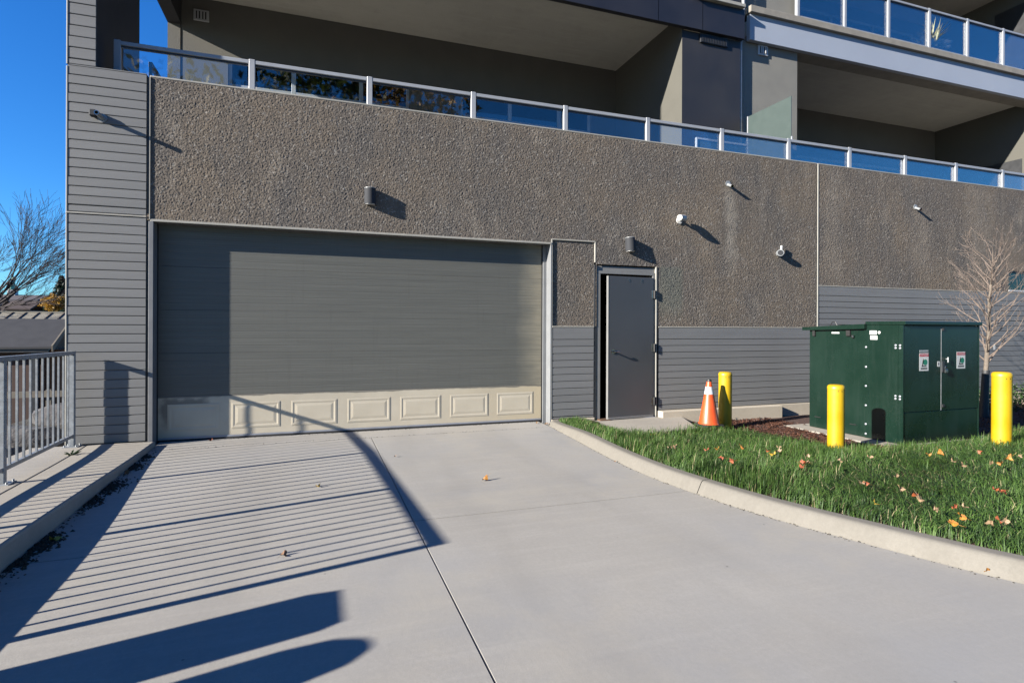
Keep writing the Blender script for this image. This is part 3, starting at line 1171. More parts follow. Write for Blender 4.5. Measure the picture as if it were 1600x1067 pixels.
def raised_panel():
    mb = MB()
    w_, h_ = 0.575, 0.33
    rings = [(0, 0.0), (0.016, -0.0022), (0.026, -0.0022), (0.040, 0.0008), (0.046, 0.0008), (0.078, -0.0028)]
    vs = []
    for i, d in rings:
        vs += [(i, d, i), (w_ - i, d, i), (w_ - i, d, h_ - i), (i, d, h_ - i)]
    fs = []
    for r in range(len(rings) - 1):
        for k in range(4):
            fs.append((r * 4 + k, r * 4 + (k + 1) % 4, (r + 1) * 4 + (k + 1) % 4, (r + 1) * 4 + k))
    l = (len(rings) - 1) * 4
    fs.append((l, l + 1, l + 2, l + 3))
    mb.add(vs, fs)
    return mb.mesh('raised_panel', M['beige'])


rp = raised_panel()
for k in range(7):
    o = share('raised_panel', rp, (-1.715 + 0.7095 * k, GY - 0.003, 0.125), GD)
bx('bottom_strip', M['alu'], GL + 0.012, GR - 0.06, GY - 0.006, GY + 0.05, 0.022, 0.046, GD, 0.003)
bx('rubber_seal', M['seal'], GL + 0.012, GR - 0.06, GY - 0.012, GY + 0.05, -0.004, 0.021, GD, 0.004)
bx('side_seal', M['seal'], GL + 0.004, GL + 0.014, GY - 0.02, GY + 0.04, 0.0, 2.67, GD)
bx('side_seal', M['seal'], GR - 0.072, GR - 0.060, GY - 0.014, GY + 0.02, 0.0, 2.67, GD)

# ---- side door, slightly ajar, hinges on the right
SD = empty('side_door', (5.098, 0.035, 0.0), rz=R(5.0), parent=B)
SD['label'] = 'dark grey steel side door standing slightly ajar'
dw = 0.845
bx('door_leaf', M['door'], -dw, 0, -0.045, 0.0, 0.012, 2.225, SD, 0.003)
bx('edge_strip', M['doorframe'], -dw - 0.014, -dw - 0.001, -0.047, 0.001, 0.012, 2.225, SD, 0.002)
bx('kick_strip', M['doorframe'], -dw, 0, -0.052, -0.046, 0.010, 0.045, SD, 0.002)
hd = MB()
hd.tube([(-dw + 0.075, -0.046, 1.06), (-dw + 0.075, -0.056, 1.06)], 0.034, 20)
hd.tube([(-dw + 0.075, -0.056, 1.06), (-dw + 0.075, -0.10, 1.06)], 0.012, 12)
hd.tube([(-dw + 0.066, -0.100, 1.061), (-dw + 0.10, -0.103, 1.060), (-dw + 0.16, -0.098, 1.057), (-dw + 0.185, -0.092, 1.055)], [0.011, 0.010, 0.009, 0.008], 10)
hd.build('handle', M['chrome'], SD, smooth=True)
for z in (0.26, 1.11, 1.96):
    hb = MB()
    hb.box(-0.004, 0.050, -0.062, -0.046, z - 0.062, z + 0.062, 0.002)
    hb.tube([(0.012, -0.066, z - 0.064), (0.012, -0.066, z + 0.064)], 0.011, 10)
    hb.build('hinge', M['hinge'], SD)
    bx('hinge_plate', M['chrome'], -0.030, -0.005, -0.050, -0.0455, z - 0.060, z + 0.060, SD, 0.001)
for x in (-0.47, -0.23):
    for dz in (0, 0.026):
        mb = MB().tube([(x, -0.044, 2.155 + dz), (x, -0.051, 2.155 + dz)], 0.007, 8)
        mb.build('bolt', M['chrome'], SD)
SF = empty('door_frame', (0, 0, 0), parent=B)
bx('jamb', M['doorframe'], DL + 0.010, DL + 0.075, 0.010, 0.16, 0.0, 2.262, SF, 0.003)
bx('jamb', M['doorframe'], 5.105, DR - 0.008, 0.010, 0.16, 0.0, 2.262, SF, 0.003)
bx('head', M['doorframe'], DL + 0.010, DR - 0.008, 0.010, 0.16, 2.263, 2.305, SF, 0.003)
bx('transom_panel', M['siding'], DL + 0.012, DR - 0.010, 0.030, 0.16, 2.306, DT - 0.02, SF, 0.003)
bx('side_bead', M['trim'], DR - 0.004, DR + 0.016, -0.010, 0.05, 0.0, DT, SF, 0.002)
bx('side_bead', M['dark'], DL - 0.04, DL + 0.008, 0.004, 0.05, 0.0, DT - 0.01, SF, 0.002)
bx('threshold', M['wood'], DL + 0.02, DL + 0.2, -0.10, 0.14, -0.02, 0.018, SF, 0.004)
bx('sill_plate', M['alu'], DL + 0.2, DR - 0.02, -0.03, 0.16, -0.02, 0.009, SF, 0.003)
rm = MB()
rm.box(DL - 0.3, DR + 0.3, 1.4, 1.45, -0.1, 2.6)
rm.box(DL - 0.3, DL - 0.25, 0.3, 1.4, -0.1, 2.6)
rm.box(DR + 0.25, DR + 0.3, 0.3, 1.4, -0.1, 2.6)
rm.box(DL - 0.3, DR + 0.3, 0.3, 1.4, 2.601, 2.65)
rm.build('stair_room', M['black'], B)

# ---- small window far right
WN = empty('window', (0, 0, 0), parent=B)
bx('frame', M['winframe'], 13.83, 15.4, -0.01, 0.06, 2.222, 2.262, WN, 0.004)
bx('frame', M['dark'], 13.832, 15.398, 0.03, 0.09, 2.625, 2.664, WN, 0.004)
bx('frame', M['dark'], 13.832, 13.87, 0.03, 0.09, 2.263, 2.624, WN, 0.004)
bx('frame', M['dark'], 14.55, 14.59, 0.031, 0.09, 2.263, 2.624, WN, 0.004)
bx('pane', M['dimglass'], 13.871, 15.36, 0.06, 0.066, 2.263, 2.624, WN)
bx('back', M['black'], 13.84, 15.38, 0.22, 0.23, 2.23, 2.66, WN)

# ---- upper storeys: fin column, recessed terrace, dark column, second recess
siding(CL, -2.415, TOP + 0.036, 10.2, CY, 0.127, 0, B)
fin = MB()
fin.box(CL + 0.02, -2.418, CY + 0.046, 1.72, TOP + 0.036, 10.2)
fin.build('fin_wall', M['darkwall'], B)
bx('fin_trim', M['trim'], CL - 0.016, CL - 0.001, CY - 0.004, 0.4, TOP + 0.03, 10.2, B, 0.003)
BYL = 4.10
CZ = 7.55
# back wall with window openings (three windows, heads about door height)
WZ0, WZ1 = 4.55, 6.50
wins = [(-1.58, 1.85), (2.95, 6.1)]
bw = MB()
bw.box(-2.36, wins[0][0], BYL, BYL + 0.25, 3.8, CZ)
bw.box(wins[0][1], wins[1][0], BYL, BYL + 0.25, 3.8, CZ)
bw.box(wins[1][1], 6.9, BYL, BYL + 0.25, 3.8, CZ)
for a, b in wins:
    bw.box(a, b, BYL, BYL + 0.25, WZ1, CZ)
    bw.box(a, b, BYL, BYL + 0.25, 3.8, WZ0)
bw.build('terrace_back_wall', M['backwall'], B)
bx('corner_pier', M['backwall'], -2.58, -2.375, BYL - 0.01, BYL + 0.25, 3.8, 7.0, B)
bx('edge_beam', M['darkwall'], -2.58, -2.36, 1.525, BYL + 0.25, 7.0, 7.6, B)


def window(a, b, z0, z1, y, mull, parent, rail=None):
    W_ = empty('window', (0, 0, 0), parent=parent)
    bx('frame', M['winframe'], a, a + 0.06, y - 0.0, y + 0.08, z0, z1, W_, 0.004)
    bx('frame', M['winframe'], b - 0.06, b, y, y + 0.08, z0, z1, W_, 0.004)
    bx('frame', M['winframe'], a + 0.061, b - 0.061, y, y + 0.08, z1 - 0.06, z1, W_, 0.004)
    bx('frame', M['winframe'], a + 0.061, b - 0.061, y, y + 0.08, z0, z0 + 0.06, W_, 0.004)
    for m in mull:
        bx('mullion', M['winframe'], m - 0.04, m + 0.04, y + 0.002, y + 0.08, z0 + 0.061, z1 - 0.061, W_, 0.004)
    if rail:
        bx('mullion', M['winframe'], a + 0.062, b - 0.062, y + 0.004, y + 0.078, rail - 0.03, rail + 0.03, W_, 0.004)
    bx('pane', M['winglass'], a + 0.05, b - 0.05, y + 0.035, y + 0.041, z0 + 0.05, z1 - 0.05, W_)
    bx('back_sheet', M['dark'], a + 0.02, b - 0.02, y + 0.2, y + 0.21, z0, z1, W_)  # dark sheet closing the opening behind the pane
    return W_


window(wins[0][0], wins[0][1], WZ0, WZ1, BYL + 0.05, [-0.42, 0.87], B, 6.02)
window(wins[1][0], wins[1][1], WZ0, WZ1, BYL + 0.05, [4.1, 5.3], B, 6.02)
bx('terrace_ceiling', M['soffit'], -2.36, 6.74, 1.525, BYL, CZ, CZ + 0.3, B)
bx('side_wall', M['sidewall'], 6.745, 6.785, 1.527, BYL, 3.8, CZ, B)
bx('dark_column', M['darkwall'], 6.747, 8.15, 1.525, 4.2, 3.8, 7.255, B)
bx('dark_fascia', M['fascia'], -2.60, 8.165, 1.42, 1.52, 7.26, 7.845, B, 0.004)
bx('fascia_joint', M['black'], 6.13, 6.138, 1.4185, 1.43, 7.265, 7.84, B)
bx('fascia_joint', M['black'], 7.14, 7.148, 1.4185, 1.43, 7.265, 7.84, B)
bx('sill_course', M['trim'], 6.95, 8.12, 1.34, 1.52, 7.852, 7.92, B, 0.006)
bx('upper_wall', M['fascia'], -2.60, 8.15, 1.525, 1.6, 7.86, 11.5, B)
bx('upper_window_panel', M['backwall'], 5.5, 7.65, 1.47, 1.524, 7.922, 9.5, B)
# recessed pale wall beside the column
BW2 = 1.62
bx('pale_wall', M['beigewall'], 8.152, 9.74, BW2, 1.9, 3.8, 7.36, B)
bx('pale_wall', M['beigewall'], 8.152, 9.74, BW2 + 0.02, 1.9, 8.0, 11.5, B)
dp = MB().tube([(8.19, 1.57, 3.8), (8.19, 1.57, 7.28)], 0.036, 12).tube([(8.19, 1.57, 7.28), (8.20, 1.55, 7.33), (8.2, 1.5, 7.9), (8.2, 1.5, 11.4)], 0.036, 12)
dp.build('downspout', M['galv'], B, smooth=True)
# second recess
RX = 17.85
bx('terrace_back_wall', M['backwall'], 9.4, RX, 4.2, 4.45, 3.8, 7.45, B)
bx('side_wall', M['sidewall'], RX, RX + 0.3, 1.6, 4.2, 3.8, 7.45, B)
bx('side_door_opening', M['dark'], RX - 0.012, RX - 0.001, 1.95, 2.85, 3.8, 6.0, B)
bx('balcony_soffit', M['soffit'], 8.37, 19.5, 1.60, 4.4, 7.45, 7.75, B)
bx('pale_fascia', M['bluefascia'], 8.37, 19.5, 1.50, 1.599, 7.33, 7.86, B, 0.004)
bx('soffit_band', M['slab'], 8.37, 19.5, 1.601, 1.95, 7.35, 7.449, B)
bx('balcony_slab', M['slab'], 8.33, 19.5, 1.43, 4.4, 7.862, 8.0, B, 0.008)
# upper recess walls
bx('terrace_back_wall', M['backwall'], 9.4, RX, 4.2, 4.45, 8.0, 10.6, B)
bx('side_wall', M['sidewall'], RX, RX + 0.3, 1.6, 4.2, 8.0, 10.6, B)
bx('side_door_opening', M['dark'], RX - 0.012, RX - 0.001, 1.85, 2.6, 8.0, 10.15, B)
bx('balcony_soffit', M['soffit'], 9.4, 19.5, 1.45, 4.4, 10.6, 10.9, B)
bx('roof_slab', M['slab'], -2.6, 19.5, 1.40, 14.0, 11.5, 11.8, B)
bx('end_wall', M['beigewall'], 19.2, 19.5, 1.62, 14.0, 3.8, 11.5, B)
bx('rear_upper_wall', M['beigewall'], -2.6, 19.5, 13.7, 14.0, 3.81, 11.5, B)
window(10.4, 16.8, 8.05, 10.2, 4.13, [12.0, 13.6, 15.2], B)
window(10.2, 16.4, 3.85, 6.15, 4.13, [11.7, 13.2, 14.8], B)
ub = MB().box(7.6, 9.4, 1.55, 1.6, 3.8, 3.81)

# ---- vents
V1 = empty('wall_vent', (7.48, 1.525, 7.165), 'dark louvred vent high on the charcoal column under the fascia', 'vent')
bx('vent_frame', M['dark'], -0.33, 0.33, -0.03, -0.002, -0.098, 0.08, V1, 0.004)
for k in range(16):
    bx('louvre', M['dark'], -0.30 + k * 0.039, -0.285 + k * 0.039, -0.042, -0.031, -0.085, 0.066, V1)


def white_vent(loc, label):
    V = empty('wall_vent', loc, label, 'vent', 'small two bay dryer vents')
    bx('vent_frame', M['winframe'], -0.13, 0.13, -0.03, -0.002, -0.105, 0.105, V, 0.006)
    for s in (-1, 1):
        bx('vent_slot', M['dark'], s * 0.052 - 0.035, s * 0.052 + 0.035, -0.0345, -0.031, -0.07, 0.07, V)
        bx('damper_flap', M['winframe'], s * 0.052 - 0.012, s * 0.052 + 0.012, -0.046, -0.035, -0.068, 0.068, V, 0.002)
    return V


white_vent((8.80, BW2, 7.22), 'small pale vent on the pale wall beside the downspout')
white_vent((-2.03, BYL, 7.22), 'small vent on the shaded back wall near the left end of the terrace')

# ---- glass railings
def glass_rail(name, label, xs, y, zb, zt, pw=0.075, foot=None):
    G_ = empty(name, (xs[0], y, zb), label, 'glass railing')
    ox = xs[0]
    pm = MB().box(-pw / 2, pw / 2, -0.035, 0.035, (foot or zb) - zb, zt - zb + 0.012, 0.006).mesh('post', M['railalu'])
    for a in xs:
        share('post', pm, (a - ox, 0, 0), G_)
    for a, b in zip(xs[:-1], xs[1:]):
        a0, b0 = a - ox + pw / 2, b - ox - pw / 2
        bx('top_rail', M['railalu'], a0, b0, -0.032, 0.032, zt - zb - 0.05, zt - zb, G_, 0.005)
        bx('rail_channel', M['dark'], a0 + 0.001, b0 - 0.001, -0.014, 0.014, zt - zb - 0.072, zt - zb - 0.051, G_)
        bx('glass_pane', M['glass'], a0 + 0.02, b0 - 0.02, -0.005, 0.005, 0.05, zt - zb - 0.06, G_)
        bx('bottom_rail', M['railalu'], a0, b0, -0.028, 0.028, 0.02, 0.06, G_, 0.004)
    return G_


glass_rail('glass_railing', 'long glass railing with aluminium posts on top of the stucco wall',
           [-2.292 + 1.4985 * k for k in range(15)], 0.34, 3.80, 4.90 + 0.0)
glass_rail('glass_railing', 'taller glass railing on the upper balcony above the pale blue fascia',
           [9.632 + 1.328 * k for k in range(7)], 1.52, 8.0, 8.955)
# privacy screen between the two terraces
PS = empty('privacy_screen', (8.358, 0.42, 3.8), 'frosted green glass privacy screen between the two terraces', 'screen')
bx('glass_panel', M['frost'], -0.006, 0.006, 0.0, 1.10, 0.05, 1.955, PS)
bx('post', M['railalu'], -0.02, 0.02, 1.101, 1.122, 0.0, 1.96, PS, 0.004)
bx('post', M['railalu'], -0.014, 0.014, -0.022, -0.001, 0.0, 1.2, PS, 0.004)
# low pale framed panel standing behind the railing
LP = empty('framed_panel', (6.75, 1.1, 3.8), 'low white framed glass panel standing before the charcoal column', 'panel')
bx('frame', M['winframe'], 0.0, 0.03, -0.02, 0.02, 0.0, 1.215, LP, 0.003)
bx('frame', M['winframe'], 0.031, 1.2, -0.02, 0.02, 1.18, 1.214, LP, 0.003)
bx('glass_panel', M['frost'], 0.032, 1.2, -0.004, 0.004, 0.1, 1.179, LP)
# handrail returning along the left side of the terrace
SR = empty('side_rail', (-2.30, 1.8, 3.8), 'dark side rail at the left end of the terrace', 'railing')
bx('top_rail', M['dark'], -0.025, 0.025, 0.0, 2.2, 1.42, 1.50, SR, 0.004)
bx('post', M['dark'], -0.02, 0.02, 0.0, 0.04, 0.0, 1.419, SR, 0.003)
bx('post', M['dark'], -0.02, 0.02, 2.15, 2.19, 0.0, 1.419, SR, 0.003)

# ------------------------------------------------------------------ WALL FIXTURES
def wall_lamp(loc, label, tilt=0.0):
    L = empty('wall_lamp', loc, label, 'wall lamp', 'grey downlights on the stucco wall')
    mb = MB()
    pr = []
    for k in range(13):
        a = math.pi * k / 12
        pr.append((0.074 * math.cos(a), -0.045 - 0.070 * math.sin(a)))
    pr = [(0.074, -0.012)] + pr + [(-0.074, -0.012)]
    mb.prism(pr, 'z', -0.105, 0.100)
    mb.build('lamp_body', M['lightgrey'], L, smooth=True)
    MB().box(-0.066, 0.066, -0.012, 0.012, -0.085, 0.085, 0.003).build('back_plate', M['dark'], L)
    pr2 = [(x * 0.86, (y + 0.045) * 0.86 - 0.045) for x, y in pr]
    MB().prism(pr2, 'z', -0.112, -0.1051).build('lens', M['white'], L)
    pr3 = [(x * 1.05, (y + 0.045) * 1.05 - 0.045) for x, y in pr]
    MB().prism(pr3, 'z', 0.1001, 0.106).build('top_cap', M['galv'], L, smooth=True)
    L.rotation_euler = (R(tilt), 0, 0)
    return L


wall_lamp((0.685, 0.0, 3.165), 'grey downlight on the stucco above the wide garage door')
wall_lamp((4.66, 0.0, 2.725), 'grey downlight on the stucco above the side door', -6)


def scupper(loc, label, length, tilt):
    S = empty('drain_spout', loc, label, 'drain spout', 'overflow spouts in the wall')
    d = Vector((0, -math.cos(R(tilt)), -math.sin(R(tilt))))
    mb = MB()
    mb.tube([(0, 0.03, 0), tuple(d * length)], 0.024, 14)
    mb.build('pipe', M['galv'], S, smooth=True)
    MB().tube([tuple(d * (length - 0.012)), tuple(d * (length + 0.0015))], 0.027, 14).build('rim', M['chrome'], S, smooth=True)
    MB().tube([tuple(d * (length + 0.0016)), tuple(d * (length + 0.0022))], 0.018, 14).build('mouth', M['black'], S)
    MB().tube([(0, -0.002, 0), (0, -0.009, 0)], 0.05, 18).build('flange', M['galv'], S, smooth=True)
    return S


scupper((6.56, 0.0, 3.86), 'short drain spout above the pale streak between lamp and joint', 0.13, 32)
scupper((11.03, 0.0, 3.80), 'short drain spout on the wall right of the vertical joint', 0.13, 32)
s_ = scupper((-2.345, CY, 3.835), 'longer drain spout on the grey plank column', 0.19, 0)
MB().box(-0.115, -0.045, -0.07, -0.002, -0.005, 0.075, 0.012).build('junction_box', M['lightgrey'], s_)
# bullet camera
Cm = empty('security_camera', (5.56, 0, 3.175), 'white security camera on the stucco wall', 'security camera')
MB().tube([(0.03, -0.0, 0), (0.03, -0.02, 0)], 0.055, 18).build('mount', M['white'], Cm, smooth=True)
MB().tube([(0.03, -0.02, 0), (0.035, -0.06, -0.012), (0.01, -0.085, 0.0)], 0.019, 10).build('arm', M['white'], Cm, smooth=True)
cd = Vector((-0.85, -0.52, -0.12)).normalized()
p0 = Vector((0.09, -0.075, 0.022))
p1 = p0 + cd * 0.185
MB().tube([tuple(p0), tuple(p0 + cd * 0.02), tuple(p1)], [0.030, 0.042, 0.044], 18).build('housing', M['white'], Cm, smooth=True)
MB().tube([tuple(p1 + cd * 0.001), tuple(p1 + cd * 0.006)], 0.036, 18).build('lens', M['ink'], Cm, smooth=True)
MB().tube([tuple(p0 + cd * 0.03 + Vector((0, 0, 0.012))), tuple(p1 + cd * 0.03 + Vector((0, 0, 0.012)))], 0.0455, 18).build('sun_hood', M['white'], Cm, smooth=True)
# small round sensor
Se = empty('round_sensor', (7.615, 0, 2.735), 'small round pale sensor with a stub on the stucco', 'sensor')
MB().tube([(0.03, 0, 0), (0.015, -0.05, 0), (-0.02, -0.10, 0.0)], [0.05, 0.056, 0.058], 20).build('sensor_body', M['galv'], Se, smooth=True)
MB().tube([(-0.0202, -0.1005, 0.0), (-0.022, -0.103, 0.0)], 0.045, 20).build('sensor_face', M['lightgrey'], Se, smooth=True)
MB().tube([(0.045, -0.05, 0.03), (0.05, -0.055, 0.13)], 0.02, 12).build('stub_pipe', M['white'], Se, smooth=True)

# ------------------------------------------------------------------ LEFT GUARD RAILING
GRl = empty('guard_railing', (-2.6, -0.14, 0.06), 'galvanised steel guard railing along the raised walkway', 'railing')
GRl.location = (0, 0, 0)
pys = [-0.10, -1.92, -3.45, -4.84]
RT = lambda y: 1.135 + 0.028 * smooth(0, -2, y) - 0.014 * smooth(-2, -5, y)
for y in pys:
    x = RAILX(y)
    zb = walk_z(y)
    po = MB().box(x - 0.025, x + 0.025, y - 0.025, y + 0.025, zb + 0.008, RT(y) - 0.041, 0.004).build('post', M['galv'], GRl)
    bp = MB().box(x - 0.075, x + 0.075, y - 0.075, y + 0.075, zb, zb + 0.009, 0.002)
    for sx in (-1, 1):
        for sy in (-1, 1):
            bp.tube([(x + sx * 0.055, y + sy * 0.055, zb + 0.008), (x + sx * 0.055, y + sy * 0.055, zb + 0.026)], 0.009, 6)
    bp.build('base_plate', M['galv'], po)
for a, b in zip(pys[:-1], pys[1:]):
    def bar(z0f, z1f, hw, name, ya, yb):
        xa, xb = RAILX(ya), RAILX(yb)
        mb = MB()
        vs = []
        for (x, y) in ((xa, ya), (xb, yb)):
            z0_, z1_ = z0f(y), z1f(y)
            vs += [(x - hw, y, z0_), (x + hw, y, z0_), (x + hw, y, z1_), (x - hw, y, z1_)]
        mb.add(vs, [(0, 1, 2, 3), (7, 6, 5, 4), (0, 4, 5, 1), (1, 5, 6, 2), (2, 6, 7, 3), (3, 7, 4, 0)])
        return mb.build(name, M['galv'], GRl)
    bar(lambda y: RT(y) - 0.04, lambda y: RT(y), 0.025, 'top_rail', a + (0.025 if a == pys[0] else 0.0), b - (0.025 if b == pys[-1] else 0.001))
    bar(lambda y: walk_z(y) + 0.105, lambda y: walk_z(y) + 0.14, 0.016, 'bottom_rail', a - 0.026, b + 0.026)
    n = 11 if a == pys[0] else 10
    for k in range(1, n + 1):
        y = a + (b - a) * k / (n + 1)
        x = RAILX(y)
        MB().box(x - 0.0085, x + 0.0085, y - 0.0085, y + 0.0085, walk_z(y) + 0.139, RT(y) - 0.039).build('baluster', M['galv'], GRl)

# two unseen stand-ins on the walk, added to cast the broad shadows
P1 = empty('unseen_caster', (-2.40, -5.36, walk_z(-5.4)), 'unseen added pedestal with a sloping top', 'shadow_caster')
h1 = 0.945 - walk_z(-5.4)
MB().prism([(-0.15, 0), (0.15, 0), (0.15, h1 - 0.09), (0.02, h1), (-0.15, h1)], 'y', -0.17, 0.17).build('cabinet', M['lightgrey'], P1)
MB().box(-0.12, 0.12, -0.178, -0.171, 0.1, h1 - 0.2, 0.002).build('front_cover', M['dark'], P1)
P2 = empty('unseen_caster', (-2.36, -5.78, walk_z(-5.8)), 'unseen added round topped pedestal', 'shadow_caster')
h2 = 0.965 - walk_z(-5.8)
MB().lathe([(0.145, 0), (0.145, h2 - 0.12), (0.12, h2 - 0.05), (0.07, h2 - 0.012), (0.01, h2)], 24).build('cabinet', M['lightgrey'], P2, smooth=True)
MB().lathe([(0.16, 0.0), (0.16, 0.05)], 24).build('base_ring', M['dark'], P2, smooth=True)

# ------------------------------------------------------------------ TRANSFORMER
TX0, TX1 = 7.26, 8.75
TB = -0.09
pad2 = st(MB().box(TX0 - 0.30, TX1 + 0.25, -2.72, -0.80, -0.5, TB - 0.005, 0.012).build('transformer_pad', M['walk']))
T = empty('transformer', (TX0, -2.5, TB), 'dark green padmounted transformer cabinet between the yellow bollards', 'transformer')


def tb(name, m, x0, x1, y0, y1, z0, z1, ch=0.004, parent=None):
    return MB().box(x0 - TX0, x1 - TX0, y0 + 2.5, y1 + 2.5, z0 - TB, z1 - TB, ch).build(name, m, parent or T)


cab = MB()
# front compartment shell
z1 = 1.475
cab.box(0.012, TX1 - TX0 - 0.012, 0.03, 0.52, 0.0, z1 - TB, 0.006)
cab.build('front_compartment', M['green'], T)
MB().box(-0.006, 0.0115, 0.012, 0.515, 0.0, z1 - TB, 0.003).build('side_plate', M['green'], T)
# roof of the front compartment
tb('roof', M['green'], TX0 - 0.012, TX1 + 0.012, -2.535, -1.965, z1 + 0.001, 1.525, 0.008)
# doors
dz0, dz1 = 0.33, 1.462
xm = 7.985
d1 = tb('door', M['green'], TX0 + 0.022, xm - 0.004, -2.497, -2.472, dz0, dz1, 0.005)
d2 = tb('door', M['green'], xm + 0.004, TX1 - 0.022, -2.497, -2.472, dz0, dz1, 0.005)
tb('lower_panel', M['green'], TX0 + 0.020, TX1 - 0.020, -2.492, -2.472, TB + 0.01, dz0 - 0.008, 0.005)
tb('corner_post', M['green'], TX0 - 0.002, TX0 + 0.020, -2.500, -2.471, TB, z1, 0.003)
tb('corner_post', M['green'], TX1 - 0.018, TX1 + 0.002, -2.500, -2.471, TB, z1, 0.003)
tb('door_edge', M['galv'], xm - 0.0035, xm + 0.0035, -2.4985, -2.485, dz0, dz1, 0.0)
# hinge bolts on left edge (four per hinge)
bolt = MB().tube([(0, 0, 0), (-0.006, 0, 0), (-0.010, 0, 0)], [0.015, 0.015, 0.009], 10).mesh('bolt', M['alu'])
for z in (0.52, 1.19):
    for dy in (0.035, 0.095):
        for dz in (-0.018, 0.018):
            share('hinge_bolt', bolt, (-0.006, dy, z - TB + dz), T)
tb('hinge_strip', M['green'], TX0 - 0.010, TX0 - 0.0065, -2.440, -2.435, TB + 0.01, z1, 0.0)
# latch fittings
tb('latch', M['hinge'], xm + 0.012, xm + 0.05, -2.512, -2.498, 1.40, 1.44, 0.003)
tb('latch', M['hinge'], xm + 0.012, xm + 0.05, -2.512, -2.498, 0.37, 0.41, 0.003)
tb('lock_plate', M['dark'], xm + 0.010, xm + 0.06, -2.510, -2.498, 0.84, 0.99, 0.004)
hp = MB()
hp.tube([(xm + 0.085 - TX0, -0.003, 1.02 - TB), (xm + 0.085 - TX0, -0.03, 1.02 - TB)], 0.007, 8)
hp.tube([(xm + 0.085 - TX0, -0.03, 1.045 - TB), (xm + 0.085 - TX0, -0.03, 0.975 - TB)], 0.008, 8)
hp.build('door_handle', M['galv'], T)
lk = tb('padlock', M['chrome'], xm + 0.016, xm + 0.066, -2.545, -2.520, 0.832, 0.885, 0.006)
sh = MB().tube([(xm + 0.026 - TX0, -0.033, 0.886 - TB), (xm + 0.026 - TX0, -0.033, 0.915 - TB), (xm + 0.033 - TX0, -0.033, 0.928 - TB), (xm + 0.048 - TX0, -0.033, 0.928 - TB),
                (xm + 0.056 - TX0, -0.033, 0.915 - TB), (xm + 0.056 - TX0, -0.033, 0.886 - TB)], 0.0045, 6)
sh.build('shackle', M['chrome'], lk, smooth=True)
# rear tank section with its lid
tank = tb('tank', M['green'], TX0 + 0.004, TX1 - 0.004, -1.978, -1.02, TB, 1.418, 0.006)
tb('tank_flange', M['green'], TX0 - 0.010, TX0 + 0.003, -2.020, -1.955, TB, 1.43, 0.003)
for k, z in enumerate((1.17, 0.895, 0.63, 0.36, 0.10, -0.035)):
    share('flange_bolt', bolt, (-0.010, 0.515, z - TB), T)
lid = MB()
lid.prism([(0.505, 1.424 - TB), (1.56, 1.398 - TB), (1.56, 1.445 - TB), (0.505, 1.492 - TB)], 'x', -0.06, TX1 - TX0 + 0.05)
lid.build('tank_lid', M['green'], T)
tb('lid_gap', M['black'], TX0 + 0.0, TX1, -1.96, -1.04, 1.4185, 1.4225, 0.0)
lp = MB().tube([(0.12, 1.22, 1.46 - TB), (0.12, 1.17, 1.525 - TB), (0.12, 1.12, 1.525 - TB), (0.12, 1.08, 1.46 - TB)], 0.007, 6)
lp.build('lifting_eye', M['hinge'], T)
tb('lid_bracket', M['hinge'], TX0 - 0.03, TX0 + 0.003, -1.14, -1.10, 1.31, 1.40, 0.003)
tb('lid_bracket', M['hinge'], TX0 - 0.03, TX0 + 0.003, -1.74, -1.68, 1.32, 1.40, 0.003)
tb('lid_lock', M['chrome'], TX0 - 0.034, TX0 - 0.012, -1.80, -1.765, 1.295, 1.335, 0.004)
tb('drain_tab', M['hinge'], TX0 - 0.012, TX0 + 0.003, -1.24, -1.13, 0.07, 0.082, 0.002)
tb('drain_tab', M['hinge'], TX0 - 0.012, TX0 + 0.003, -1.83, -1.73, 0.055, 0.067, 0.002)
tb('name_plate', M['label'], TX0 - 0.001, TX0 + 0.003, -1.55, -1.42, 1.352, 1.375, 0.0)
tb('name_plate', M['label'], TX0 - 0.011, TX0 - 0.0065, -2.14, -2.035, 1.345, 1.400, 0.001)
tb('name_plate', M['label'], TX0 - 0.011, TX0 - 0.0065, -2.15, -2.045, 1.275, 1.330, 0.001)
MB().tube([(-0.006, 0.325, 1.375 - TB), (-0.011, 0.325, 1.375 - TB)], 0.020, 14).build('round_seal', M['label'], T)
tb('small_label', M['label'], xm - 0.075, xm - 0.028, -2.4985, -2.4965, 0.92, 0.99, 0.0)
tb('small_label_mark', M['ink'], xm - 0.060, xm - 0.043, -2.4992, -2.4986, 0.938, 0.972, 0.0)


